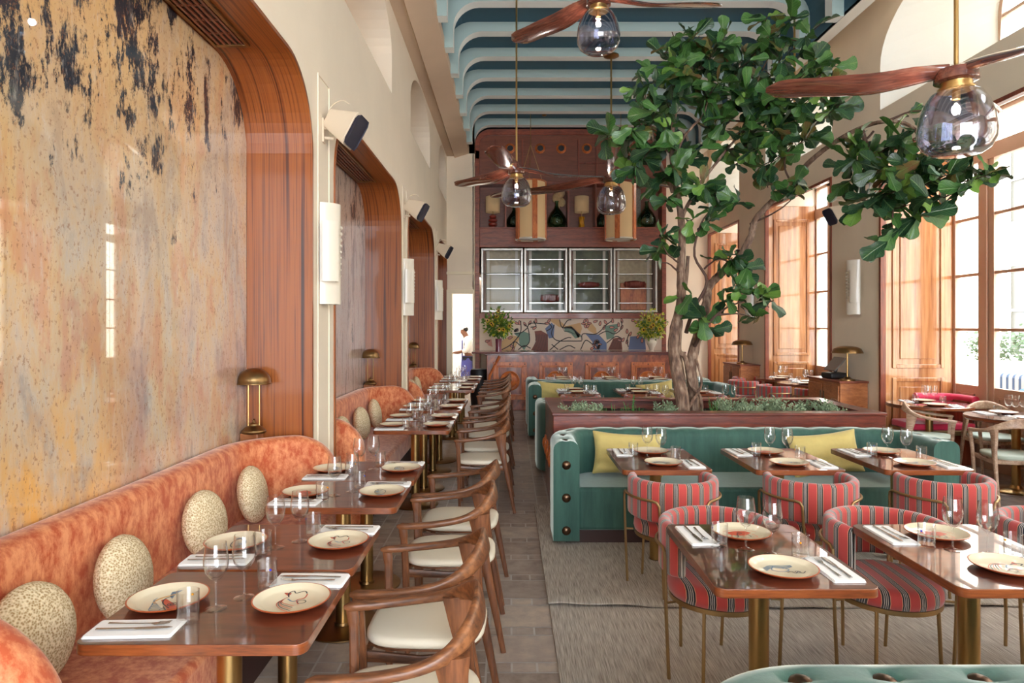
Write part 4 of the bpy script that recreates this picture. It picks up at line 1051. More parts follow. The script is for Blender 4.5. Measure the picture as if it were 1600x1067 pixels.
# ================================================================ RUGS
m_ = MB()
for (yy, z) in ((-1.2, .0),): pass
m_.box(.24, 3.3, -1.2, 4.35, .001, .012); tag(m_.build('rug', M['rug'], bevel=.004), 'grey-beige woven rug under the front tables, tucked below the other', 'rug', 'woven rugs')
m_ = MB(); n = 40; top_, bot = [], []
rows = [4.02, 4.06, 4.12, 4.22, 4.4, 6.3]
G = []
for i in range(n+1):
    x = lerp(.235, 3.28, i/n); lift = .012+.006*sin(i*.45)+.004*sin(i*1.3)
    wav = .02*sin(i*.21+1)-.02*(i < 2)*-1
    G.append([[m_.p((x, yy+(wav if q < 3 else 0), (.022 if q > 3 else .022+lift*(1-q/4))+(.008 if q else 0))), m_.p((x, yy+(wav if q < 3 else 0), (.013 if q > 3 else .013+lift*(1-q/4))))] for q, yy in enumerate(rows)])
for i in range(n):
    for q in range(len(rows)-1):
        m_.face((G[i][q][0], G[i+1][q][0], G[i+1][q+1][0], G[i][q+1][0])); m_.face((G[i][q][1], G[i][q+1][1], G[i+1][q+1][1], G[i+1][q][1]))
    m_.face((G[i][0][0], G[i][0][1], G[i+1][0][1], G[i+1][0][0]))
for i in (0, n):
    for q in range(len(rows)-1): m_.face((G[i][q][0], G[i][q+1][0], G[i][q+1][1], G[i][q][1]))
tag(m_.build('rug', M['rug']), 'grey-beige woven rug before the green sofa with a lifted wavy edge lying over the other', 'rug', 'woven rugs')
# ================================================================ PLANTER, TREE
pl_ = thing('planter_box', 'long red-brown wooden planter behind the green sofa, holding the fig tree', 'planter', (1.895, 6.72, 0))
PW_, PD = 1.50, .66
m_ = MB()
for (x0, x1, y0, y1) in ((-PW_, PW_, -PD, -PD+.05), (-PW_, PW_, PD-.05, PD), (-PW_, -PW_+.05, -PD+.05, PD-.05), (PW_-.05, PW_, -PD+.05, PD-.05)): m_.box(x0, x1, y0, y1, .0, .895)
m_.build('side_panel', M['planter'], pl_, .006)
m_ = MB()
for (x0, x1, y0, y1) in ((-PW_-.01, PW_+.01, -PD-.01, -PD+.16), (-PW_-.01, PW_+.01, PD-.16, PD+.01), (-PW_-.01, -PW_+.16, -PD+.16, PD-.16), (PW_-.16, PW_+.01, -PD+.16, PD-.16)): m_.box(x0, x1, y0, y1, .895, .92)
m_.build('rim', M['planter'], pl_, .004)
m_ = MB(); nx, ny = 40, 16
V = [[m_.p((lerp(-PW_+.05, PW_-.05, i/nx), lerp(-PD+.05, PD-.05, j/ny), .80+.02*sin(i*1.3)*cos(j*2.1)+.01*sin(i*3.1+j))) for j in range(ny+1)] for i in range(nx+1)]
for i in range(nx):
    for j in range(ny): m_.face((V[i][j], V[i+1][j], V[i+1][j+1], V[i][j+1]))
m_.build('soil', M['soil'], pl_)
for q in range(4):
    m_ = MB(); m_.lathe([(0, 0), (.09, 0), (.09, .015), (.06, .02), (.05, .035), (.025, .04), (0, .045)], 24)
    o = m_.build('boss', M['bossw'], pl_); o.rotation_euler = (0, R(-90), 0); o.location = (-PW_-.0, -PD+.17+.33*q, .45)
# herbs
M['lav'] = pbr('silver_herb', rgb(134, 152, 120), .7); M['herbg'] = pbr('green_herb', rgb(66, 120, 50), .6); M['stemg'] = pbr('herb_stem', rgb(86, 84, 56), .7)
def herb(kind):
    m_ = MB()
    if kind == 0:
        for s_ in range(46):
            a, tl = random.uniform(0, 6.28), random.uniform(.1, .75); h = random.uniform(.09, .17)
            d = Vector((cos(a)*tl, sin(a)*tl, 1)).normalized(); p0 = Vector((cos(a)*.02, sin(a)*.02, 0)); p1 = p0+d*h
            m_.tube([p0, p1], .0012, 3, cap=False)
            for q in range(11):
                c = p0.lerp(p1, .3+.07*q); b_ = random.uniform(0, 6.28); u = (Vector((cos(b_), sin(b_), .8))).normalized(); v_ = u.orthogonal().normalized()
                m_.face([m_.p(c), m_.p(c+u*.014+v_*.006), m_.p(c+u*.028), m_.p(c+u*.014-v_*.006)])
    else:
        for s_ in range(7):
            a, tl = random.uniform(0, 6.28), random.uniform(0, .4); h = random.uniform(.08, .2)
            d = Vector((cos(a)*tl, sin(a)*tl, 1)).normalized(); p0 = Vector((cos(a)*.015, sin(a)*.015, 0)); p1 = p0+d*h
            m_.tube([p0, p1], .002, 4, cap=False)
            for q in range(14):
                c = p0.lerp(p1, .15+.06*q); b_ = q*2.4; u = (Vector((cos(b_), sin(b_), .6))).normalized(); v_ = u.cross(d).normalized(); l = .032*(1-q/20)
                m_.face([m_.p(c), m_.p(c+u*l*.5+v_*l*.25), m_.p(c+u*l), m_.p(c+u*l*.5-v_*l*.25)])
    return tag(m_.build('herb_plant', M['lav'] if kind == 0 else M['herbg'], smooth=False), 'x', 'plant', 'herbs in the planter')
random.seed(21)
HP = [[Pool(herb(0)) for _ in range(3)], [Pool(herb(1)) for _ in range(2)]]
def pxw(px, py, Y): return Vector(((px-796)*Y/1050, Y, EYE-(py-510)*Y/1050))
hx = [(890, 6.35, 0, 1.1), (925, 6.3, 0, 1.2), (905, 6.75, 0, 1), (943, 6.45, 1, .9), (960, 6.3, 1, 1), (975, 6.35, 1, 1), (988, 6.3, 1, 1.5), (1001, 6.4, 1, .9), (1038, 6.3, 0, 1.3), (1060, 6.25, 1, .7), (1100, 6.35, 1, .7), (1118, 6.4, 1, 1.3), (1143, 6.3, 0, 1.3), (1165, 6.6, 0, 1.2), (1178, 6.3, 0, 1.1), (1205, 6.5, 0, 1.5), (1240, 6.3, 0, 1.2), (1255, 6.7, 0, 1.1), (1290, 6.4, 0, 1.3), (1308, 6.3, 0, 1.0), (1130, 6.9, 0, 1.1)]
HW = ['at the aisle corner of the planter', 'second from the aisle end', 'behind the first pair', 'low, before the bright green stalks', 'leafy, mid-left of the trunks', 'leafy, next to the tall stalk', 'tallest bright green stalk', 'small leafy, right of the tall stalk', 'bushy, left against the trunks', 'tiny, at the foot of the trunks', 'small, just right of the trunks', 'upright, second right of the trunks',
      'round bush right of the upright stem', 'in the second row of bushes', 'beside the round bush', 'largest silver bush', 'beyond the largest bush', 'in the back row toward the windows', 'near the window end', 'last one at the window corner', 'at the back right of the trunks']
for k, (px, Y, kd, sc) in enumerate(hx):
    p = pxw(px, 0, Y); o = HP[kd][k % len(HP[kd])].put((p.x, Y, .80), k*1.3, '%s herb plant in the planter, %s' % (['silvery', 'green'][kd], HW[k])); o.scale = (sc*.92,)*3

random.seed(12)
tree = thing('fiddle_leaf_fig', 'tall fiddle leaf fig tree with twisted trunks growing from the wooden planter', 'tree', (1.78, 6.6, .79))
TB = Vector((1.78, 6.6, .79))
def bark():
    m, nt, b = newmat('fig_bark'); N = nt.nodes; L = nt.links; tc = N.new('ShaderNodeTexCoord'); mp = N.new('ShaderNodeMapping'); mp.inputs['Scale'].default_value = (30, 30, 9)
    n = N.new('ShaderNodeTexNoise'); n.inputs['Detail'].default_value = 7; n.inputs['Scale'].default_value = 1; r = ramp(nt, [(.3, rgb(66, 48, 40)), (.5, rgb(112, 86, 70)), (.7, rgb(158, 134, 114))])
    L.new(tc.outputs['Object'], mp.inputs[0]); L.new(mp.outputs[0], n.inputs[0]); L.new(n.outputs[0], r.inputs[0]); L.new(r.outputs[0], b.inputs['Base Color']); b.inputs['Roughness'].default_value = .85
    bp = N.new('ShaderNodeBump'); bp.inputs['Strength'].default_value = .8; bp.inputs['Distance'].default_value = .01; L.new(n.outputs[0], bp.inputs['Height']); L.new(bp.outputs[0], b.inputs['Normal']); return m
M['bark'] = bark(); M['twig'] = pbr('dark_twig', rgb(78, 54, 44), .8)
def branch(name, P, r0, r1, mat=None, n=10, wob=.0, nm=6):
    pts = [pxw(*p)-TB for p in P]; C = catmull(pts, nm); k = len(C)
    C = [c+Vector((random.uniform(-wob, wob), random.uniform(-wob, wob), 0)) for c in C]
    rr = [lerp(r0, r1, (i/(k-1))**.8)*(1+random.uniform(-.06, .06)) for i in range(k)]
    m_ = MB(); m_.tube(C, rr, n); return m_.build(name, mat or M['bark'], tree, sharp=80), C
A = [(1070, 660, 6.45), (1064, 610, 6.45), (1054, 560, 6.5), (1054, 520, 6.5), (1064, 470, 6.55), (1064, 420, 6.55), (1066, 370, 6.55), (1062, 320, 6.6), (1052, 270, 6.6), (1050, 215, 6.6), (1058, 160, 6.6), (1066, 110, 6.6)]
branch('trunk', A, .070, .015, n=14, wob=.004)
branch('trunk', [(1090, 660, 6.6), (1084, 610, 6.6), (1080, 575, 6.62), (1086, 540, 6.65), (1098, 500, 6.7), (1104, 470, 6.75), (1108, 448, 6.8), (1124, 430, 6.8), (1155, 402, 6.75), (1172, 372, 6.7), (1180, 345, 6.65), (1202, 318, 6.55), (1236, 285, 6.4), (1268, 250, 6.2), (1305, 222, 6.0), (1345, 200, 5.8), (1385, 190, 5.6), (1425, 198, 5.5), (1442, 235, 5.5), (1440, 290, 5.5)], .062, .009, n=14, wob=.004)
branch('trunk', [(1074, 640, 6.8), (1066, 590, 6.8), (1060, 545, 6.8), (1056, 500, 6.7), (1070, 450, 6.62), (1075, 400, 6.6)], .036, .018, n=10)
branch('trunk', [(1078, 590, 6.55), (1070, 558, 6.5), (1061, 546, 6.5), (1064, 500, 6.5)], .03, .02)
branch('root', [(1070, 655, 6.5), (1080, 630, 6.45), (1096, 600, 6.5), (1088, 560, 6.55)], .018, .012, n=6)
branch('root', [(1098, 655, 6.52), (1094, 620, 6.48), (1078, 600, 6.5), (1074, 575, 6.55)], .016, .01, n=6)
BR = [[(1064, 345, 6.6), (1085, 300, 6.65), (1108, 268, 6.7), (1135, 235, 6.7), (1158, 205, 6.7), (1170, 175, 6.7), (1182, 130, 6.7), (1205, 80, 6.6), (1216, 45, 6.5)],
      [(1052, 260, 6.6), (1062, 225, 6.5), (1080, 200, 6.4), (1098, 180, 6.4), (1110, 150, 6.4)],
      [(1052, 300, 6.6), (1036, 265, 6.5), (1022, 225, 6.4), (1014, 180, 6.4), (1006, 140, 6.4)],
      [(1048, 240, 6.6), (1015, 215, 6.5), (985, 205, 6.5), (950, 220, 6.5)],
      [(1020, 215, 6.4), (1000, 190, 6.4), (994, 160, 6.4), (996, 140, 6.4)],
      [(1165, 190, 6.7), (1120, 185, 6.9), (1090, 160, 7.0)], [(1135, 235, 6.7), (1170, 225, 6.5), (1195, 195, 6.4), (1225, 165, 6.3), (1262, 140, 6.2), (1290, 110, 6.2)],
      [(1205, 80, 6.6), (1235, 62, 6.5), (1262, 75, 6.4)], [(1182, 130, 6.7), (1150, 90, 6.7), (1120, 70, 6.7)],
      [(1066, 110, 6.6), (1060, 75, 6.6), (1050, 50, 6.6)], [(1236, 285, 6.4), (1225, 255, 6.3), (1240, 220, 6.2)],
      [(1172, 350, 6.7), (1205, 335, 6.5), (1230, 318, 6.4), (1245, 300, 6.4)],
      [(1385, 190, 5.6), (1420, 175, 5.5), (1450, 172, 5.4)], [(1345, 200, 5.8), (1360, 240, 5.7), (1385, 270, 5.6), (1395, 320, 5.6), (1392, 370, 5.6)],
      [(1425, 198, 5.5), (1465, 225, 5.4), (1500, 250, 5.3), (1540, 275, 5.2)], [(1365, 205, 5.8), (1340, 235, 5.8), (1330, 265, 5.8)],
      [(1072, 520, 6.6), (1085, 480, 6.5), (1105, 440, 6.5), (1085, 400, 6.5), (1095, 350, 6.5), (1115, 325, 6.5), (1140, 310, 6.5)],
      [(1060, 410, 6.5), (1042, 395, 6.4), (1030, 372, 6.4)], [(1060, 425, 6.5), (1045, 412, 6.4), (1034, 410, 6.4)],
      [(1086, 540, 6.6), (1098, 515, 6.4), (1120, 492, 6.3), (1140, 478, 6.3), (1165, 470, 6.3)], [(1120, 492, 6.3), (1150, 490, 6.3), (1172, 494, 6.3)],
      [(1100, 420, 6.7), (1120, 405, 6.6), (1140, 410, 6.5), (1160, 425, 6.4)]]
for q, P in enumerate(BR): branch('branch', P, .022 if q < 3 or q in (13, 16, 19) else .011, .005, M['twig'] if q > 2 else M['bark'], 6, .004, 4)
def leafmats():
    out = []
    for nm, c1, c2 in (('fig_leaf', rgb(44, 84, 38), rgb(70, 112, 50)), ('fig_leaf_dark', rgb(24, 54, 36), rgb(42, 78, 46)), ('fig_leaf_young', rgb(86, 128, 50), rgb(116, 150, 64)), ('fig_leaf_brown', rgb(112, 74, 44), rgb(92, 108, 50))):
        m, nt, b = newmat(nm); N = nt.nodes; L = nt.links; tc = N.new('ShaderNodeTexCoord'); n = N.new('ShaderNodeTexNoise'); n.inputs['Scale'].default_value = 9; n.inputs['Detail'].default_value = 5
        r = ramp(nt, [(.35, c1), (.65, c2)]); L.new(tc.outputs['Object'], n.inputs[0]); L.new(n.outputs[0], r.inputs[0])
        sp = N.new('ShaderNodeSeparateXYZ'); L.new(tc.outputs['UV'], sp.inputs[0])
        def mt(op, a, c=None, d=None, cl=False):
            q = N.new('ShaderNodeMath'); q.operation = op; q.use_clamp = cl
            for i, x in enumerate((a, c, d)):
                if x is None: continue
                if isinstance(x, (int, float)): q.inputs[i].default_value = x
                else: L.new(x, q.inputs[i])
            return q.outputs[0]
        ax = mt('ABSOLUTE', sp.outputs[0]); mid = mt('SUBTRACT', 1, mt('MULTIPLY', ax, 9), None, True)
        w = mt('SINE', mt('MULTIPLY', mt('SUBTRACT', sp.outputs[1], mt('MULTIPLY', ax, .35)), 44)); vein = mt('MULTIPLY', mt('SUBTRACT', w, .86), 7, None, True)
        v = mt('MAXIMUM', mid, mt('MULTIPLY', vein, .6))
        mx0 = N.new('ShaderNodeMix'); mx0.data_type = 'RGBA'; L.new(mt('MULTIPLY', v, .55), mx0.inputs[0]); L.new(r.outputs[0], mx0.inputs[6]); mx0.inputs[7].default_value = rgb(128, 160, 96)
        L.new(mx0.outputs[2], b.inputs['Base Color']); bp = N.new('ShaderNodeBump'); bp.inputs['Strength'].default_value = .6; bp.inputs['Distance'].default_value = .006; L.new(mt('SUBTRACT', 1, v), bp.inputs['Height']); L.new(bp.outputs[0], b.inputs['Normal'])
        b.inputs['Roughness'].default_value = .36; b.inputs['Specular IOR Level'].default_value = .6
        tr = N.new('ShaderNodeBsdfTranslucent'); L.new(r.outputs[0], tr.inputs[0]); mx = N.new('ShaderNodeMixShader'); mx.inputs[0].default_value = .16
        out_ = [x for x in N if x.type == 'OUTPUT_MATERIAL'][0]; L.new(b.outputs[0], mx.inputs[1]); L.new(tr.outputs[0], mx.inputs[2]); L.new(mx.outputs[0], out_.inputs[0]); out.append(m)
    return out
LM = leafmats()
def leaf(m_, base, d, nrm, L_, mi):
    d = d.normalized(); side = d.cross(nrm).normalized(); nrm = side.cross(d).normalized()
    prof = [(0, .02), (.1, .13), (.22, .24), (.34, .26), (.46, .25), (.6, .33), (.74, .42), (.86, .40), (.95, .26), (1.0, .04)]
    cv = random.uniform(-.05, .45); fold = random.uniform(.05, .45); wv = random.uniform(0, 6); rows = []
    for t, w_ in prof:
        w_ *= .76; c = base+d*(L_*(t-.12*cv*t*t))-nrm*(L_*cv*t*t*.6)
        wz = .03*sin(t*11+wv)
        rows.append([m_.p(c-side*(w_*L_)+nrm*L_*(w_*fold+wz)), m_.p(c-side*(w_*.5*L_)+nrm*L_*w_*fold*.35), m_.p(c-nrm*L_*.012), m_.p(c+side*(w_*.5*L_)+nrm*L_*w_*fold*.35), m_.p(c+side*(w_*L_)+nrm*L_*(w_*fold-wz))])
    for i in range(len(rows)-1):
        for k in range(4): m_.face((rows[i][k], rows[i][k+1], rows[i+1][k+1], rows[i+1][k]), mi, [((k-2)/2, prof[i][0]), ((k-1)/2, prof[i][0]), ((k-1)/2, prof[i+1][0]), ((k-2)/2, prof[i+1][0])])
CL = [(1070, 75, 42, 6.6, 20), (1105, 95, 42, 6.6, 22), (1060, 120, 42, 6.5, 22), (1045, 165, 38, 6.5, 16), (1105, 150, 42, 6.4, 26), (1145, 110, 42, 6.6, 22), (1150, 155, 42, 6.5, 24), (1185, 75, 38, 6.5, 18), (1215, 55, 34, 6.5, 14), (1250, 65, 30, 6.4, 12), (1275, 95, 28, 6.3, 12),
      (1205, 115, 40, 6.5, 20), (1245, 125, 38, 6.3, 20), (1290, 140, 28, 6.2, 12), (1300, 165, 26, 6.2, 10), (1195, 165, 42, 6.4, 24), (1240, 175, 38, 6.2, 20), (1275, 190, 32, 6.1, 14), (1205, 210, 36, 6.3, 18), (1245, 225, 34, 6.2, 15), (1160, 205, 34, 6.5, 14), (1165, 245, 30, 6.5, 12), (1200, 255, 30, 6.3, 12), (1120, 200, 36, 6.5, 15),
      (1015, 190, 38, 6.4, 18), (980, 215, 32, 6.4, 12), (948, 214, 22, 6.4, 7), (1005, 245, 38, 6.4, 18), (1030, 215, 35, 6.4, 14), (990, 265, 26, 6.4, 9), (1040, 275, 36, 6.45, 16), (1078, 245, 32, 6.6, 12), (1085, 300, 30, 6.6, 11), (1100, 290, 22, 6.6, 7), (1010, 140, 26, 6.4, 8), (990, 140, 16, 6.4, 4), (1022, 110, 24, 6.5, 8), (1040, 80, 22, 6.5, 6), (1130, 60, 18, 6.6, 4), (1098, 48, 14, 6.6, 3), (1196, 30, 18, 6.5, 4), (1300, 110, 18, 6.2, 5), (1045, 310, 22, 6.4, 6),
      (1335, 225, 26, 5.7, 9), (1325, 255, 26, 5.7, 9), (1350, 275, 32, 5.6, 12), (1375, 235, 34, 5.6, 13), (1405, 215, 30, 5.5, 11), (1375, 305, 34, 5.6, 12), (1410, 265, 36, 5.5, 14), (1440, 240, 34, 5.4, 13), (1445, 285, 34, 5.4, 13), (1480, 255, 30, 5.3, 10), (1500, 285, 32, 5.3, 11), (1535, 275, 22, 5.2, 7), (1475, 305, 30, 5.4, 9), (1410, 320, 32, 5.5, 11), (1440, 335, 26, 5.5, 8), (1395, 360, 20, 5.6, 5), (1375, 380, 16, 5.6, 3), (1420, 178, 20, 5.5, 4), (1350, 320, 24, 5.7, 6),
      (1130, 300, 20, 6.5, 5), (1148, 318, 18, 6.5, 4), (1105, 345, 24, 6.5, 7), (1120, 325, 20, 6.5, 5), (1078, 345, 18, 6.5, 4), (1035, 370, 20, 6.4, 5), (1028, 392, 16, 6.4, 4), (1060, 385, 18, 6.4, 3), (1145, 405, 26, 6.4, 8), (1160, 420, 20, 6.4, 5), (1120, 405, 18, 6.5, 3), (1150, 455, 26, 6.3, 8), (1185, 462, 24, 6.3, 8), (1200, 470, 16, 6.3, 4), (1130, 470, 20, 6.3, 5), (1178, 495, 16, 6.3, 4), (1095, 495, 22, 6.4, 6), (1108, 515, 18, 6.4, 4), (1075, 460, 16, 6.4, 3), (1240, 290, 24, 6.3, 6), (1215, 295, 18, 6.4, 4), (1255, 300, 16, 6.3, 3), (1200, 290, 14, 6.4, 2)]
fm_ = MB(); tw = MB()
for (px, py, rp, Y, n) in CL:
    c0 = pxw(px, py, Y)-TB; rad = rp*Y/1050
    n = int(n*1.5)
    for k in range(n):
        d = Vector((random.gauss(0, 1), random.gauss(0, 1.1), random.gauss(.1, .8))).normalized()
        L_ = random.uniform(.13, .24); rr = rad*random.uniform(.0, .75)
        base = c0+d*max(0, rr-L_*.4); base.y += random.uniform(-.35, .35)*(1 if rp > 28 else .4)
        dd = (d+Vector((random.gauss(0, .5), random.gauss(0, .5), random.gauss(-.15, .5)))).normalized()
        nr = Vector((random.gauss(0, .6), random.gauss(-.5, .6), random.gauss(.7, .5)))
        if nr.cross(dd).length < .2: nr += Vector((.5, .3, .1))
        x_ = random.random(); mi = 0 if x_ < .46 else 1 if x_ < .86 else 2 if x_ < .96 else 3
        if py < 100 and random.random() < .12: mi = 3
        leaf(fm_, base, dd, nr, L_, mi)
        if k % 3 == 0: fm_.tube([c0+Vector((0, 0, -.02)), c0.lerp(base, .6)+Vector((0, 0, -.01)), base], .0035, 4, m=4, cap=False)
fm_.build('foliage', LM+[M['twig']], tree, sharp=180)
# ================================================================ BAR COUNTER AND BACK BAR
bar = thing('bar_counter', 'carved mahogany bar counter with studded square panels and round bosses', 'bar', (1.48, 13.6, 0)); ox = 1.48
m_ = MB(); m_.prism([(-.46-ox, 0), (3.42-ox, 0), (3.42-ox, .7), (-.46-ox, .7)], 0, 1.135); m_.build('body', M['barwood'], bar, .01)
m_ = MB(); m_.prism(rrect(-.76-ox, 3.56-ox, -.09, .8, .03), 1.15, 1.19); m_.box(-.50-ox, 3.46-ox, -.04, .72, 1.12, 1.15); m_.build('worktop', pbr('speckled_red_stone', rgb(112, 66, 62), .25, coat=.6, vary=.5, vscale=90), bar, .006)
for k in range(4):
    cx = .01+.93*k-ox
    m_ = MB()
    for (x0, x1, z0, z1) in ((-.34, .34, .90, .98), (-.34, .34, .22, .30), (-.34, -.26, .30, .90), (.26, .34, .30, .90)): m_.box(cx+x0, cx+x1, -.035, .0, z0, z1)
    for (x0, x1, z0, z1) in ((-.26, .26, .87, .90), (-.26, .26, .30, .33), (-.26, -.23, .33, .87), (.23, .26, .33, .87)): m_.box(cx+x0, cx+x1, -.05, .0, z0, z1)
    pn = m_.build('panel_frame', M['bossw'], bar, .006)
    m_ = MB(); m_.lathe([(.20, 0), (.20, .02), (.185, .03), (.17, .02), (.14, .018), (.12, .035), (.10, .05), (.04, .055), (.035, .075), (.02, .085), (0, .087)], 40, caps=False); o = m_.build('boss', M['bossw'], pn); o.rotation_euler = (R(90), 0, 0); o.location = (cx, 0, .60)
    m_ = MB()
    for (a, b) in ((-.30, .94), (0, .94), (.30, .94), (-.30, .26), (0, .26), (.30, .26), (-.30, .6), (.30, .6)): m_.ball((cx+a, -.037, b), .014, 5)
    m_.build('stud', M['bronze'], pn)
for sx, lb in ((-1, 0),):
    m_ = MB(); m_.tube([(-.40-ox, -.01, .0), (-.43-ox, -.02, .35), (-.40-ox, -.02, .7), (-.2-ox, -.015, 1.1)], .03, 6); m_.build('moulding', M['bossw'], bar)
UX0, UX1, UY = -.78, 3.56, 15.25
un = thing('back_bar_cabinet', 'tall red mahogany back bar cabinet with open shelves, glass doors and portholes', 'cabinet', (1.39, UY, 0)); ux = 1.39
m_ = MB(); x0, x1 = UX0-ux, UX1-ux
m_.box(x0, x0+.10, 0, .9, 0, 5.7); m_.box(x1-.10, x1, 0, .9, 0, 5.7)
# rounded top corners
P = [(x0, 5.5)]+arc(x0+.35, 5.83, .35, 180, 90, 8)+arc(x1-.35, 5.83, .35, 90, 0, 8)+[(x1, 5.5)]
Q = [(x0+.1, 5.5)]+arc(x0+.35, 5.80, .25, 180, 90, 8)+arc(x1-.35, 5.80, .25, 90, 0, 8)+[(x1-.1, 5.5)]
rings = [[(a[0], 0, a[1]), (a[0], .3, a[1]), (b[0], .3, b[1]), (b[0], 0, b[1])] for a, b in zip(P, Q)]
m_.sweep(rings)
m_.box(x0+.1, x1-.1, .0, .5, 3.50, 3.93); m_.box(x0+.1, x1-.1, -.03, .02, 3.91, 3.95); m_.box(x0+.1, x1-.1, -.03, .4, 1.88, 2.00); m_.box(x0+.1, x1-.1, .0, .4, 4.93, 5.0)
m_.build('carcass', M['redwood'], un, .006)
m_ = MB(); m_.box(x0+.05, x1-.05, .40, .45, 3.9, 5.0); m_.build('back_panel', M['darkred'], un)
m_ = MB(); m_.box(x0+.06, x1-.06, .06, .12, 4.98, 6.05); m_.build('upper_panel', M['darkred'], un)
for px in (790, 888, 931, 992): 
    xx = (px-796)*.01455-ux; m_ = MB(); m_.box(xx-.02, xx+.02, .02, .40, 3.93, 4.95); m_.build('divider', M['redwoodv'], un, .004)
def batten(*q):
    m_ = MB(); m_.box(*q); m_.build('batten', M['redwoodv'], un, .004)
for px in (774, 816, 904, 932, 990): xx = (px-796)*.01455-ux; batten(xx-.018, xx+.018, .02, .06, 4.99, 5.95)
batten(x0+.1, (816-796)*.01455-ux, .022, .062, 5.08, 5.12); batten((904-796)*.01455-ux, x1-.1, .022, .062, 5.40, 5.43)
for px in (797, 844, 877, 917, 965, 1000):
    xx = (px-796)*.01455-ux; m_ = MB(); m_.lathe([(.115, 0), (.115, .02), (.10, .03), (.085, .05), (.07, .055), (.066, .0)], 32, caps=False); o = m_.build('porthole', M['bossw'], un); o.rotation_euler = (R(90), 0, 0); o.location = (xx, .06, 5.75)
    m_ = MB(); m_.lathe([(0, .02), (.068, .02), (.068, 0)], 24, caps=False); m_.build('porthole_glass', M['black'], o)
# glazed fridge doors
dx = [(752, 817), (819, 886), (889, 956), (958, 1026)]
M['mottle'] = pbr('mottled_backing', rgb(176, 158, 124), .35, vary=.4, vscale=14); M['reflb'] = pbr('painted_reflection', rgb(84, 88, 60), .45, 0, vary=.95, vscale=5)  # middle doors: reflected plants painted in as dark green-brown mottling, not a mirror
for k, (a, b) in enumerate(dx):
    xa, xb = (a-796)*.01455-ux, (b-796)*.01455-ux; zb, zt = 2.02, 3.47
    m_ = MB()
    for (p0, p1, q0, q1) in ((xa+.045, xb-.045, zb, zb+.05), (xa+.045, xb-.045, zt-.05, zt), (xa, xa+.045, zb, zt), (xb-.045, xb, zb, zt)): m_.box(p0, p1, -.03, .02, q0, q1)
    dr = m_.build('door', M['chrome'], un, .006)
    m_ = MB(); m_.face([m_.p(q) for q in ((xa+.04, -.005, zb+.04), (xb-.04, -.005, zb+.04), (xb-.04, -.005, zt-.04), (xa+.04, -.005, zt-.04))]); m_.build('glass', M['fridgeglass'], dr)
    m_ = MB(); m_.box(xa+.03, xb-.03, .30, .32, zb, zt); m_.build('backing', M['mottle'] if k in (0, 3) else M['reflb'], dr)
    m_ = MB()
    for q in range(4): zz = lerp(zb, zt, (q+.65)/4.4); m_.box(xa+.12, xb-.08, .06, .26, zz-.008, zz+.008)
    m_.build('shelf', M['steel'], dr)
    m_ = MB()
    for xx in (xa+.15, xb-.14): m_.box(xx-.03, xx+.03, .27, .29, zb+.03, zt-.03)
    m_.build('bracket', M['ceramic'], dr)
    m_ = MB(); m_.box(xa+.02, xa+.1, .05, .29, zb, zt); m_.box(xb-.06, xb-.02, .05, .29, zb, zt); m_.build('lining', M['walnutz'], dr)
def meat(name, k, z, x_off, sz, label):
    a, b = dx[k]; xc = ((a+b)/2-796)*.01455+x_off; m_ = MB(); m_.ball((0, 0, 0), 1, 7, sz=sz)
    for q in range(5): m_.ball(((q-2)*sz[0]*.4, -.02, .0), sz[2]*.6, 4, sz=(.8, 1, 1.4))
    o = m_.build(name, pbr('aged_meat', rgb(116, 44, 34), .6, vary=.5, vscale=20)); o.location = (xc, UY+.16, z); return tag(o, label, 'meat', 'joints in the glass cabinet')
shz = [lerp(2.02, 3.47, (q+.65)/4.4) for q in range(4)]
meat('aged_joint', 1, shz[0]+.11, .1, (.22, .07, .10), 'dark red joint of meat on the lowest shelf, second glass door')
meat('aged_joint', 2, shz[1]+.09, -.02, (.26, .07, .07), 'long dark joint of meat in the third glass door')
meat('aged_joint', 3, shz[1]+.10, .02, (.26, .07, .09), 'red joint of meat in the last glass door')
o = MB(); o.box(-.30, .30, -.03, .03, 0, .62); o = o.build('orange_crate', M['bossw'], bevel=.01); o.location = ((992-796)*.01455, UY+.24, 2.08); tag(o, 'orange wooden board standing inside the last glass door', 'board')
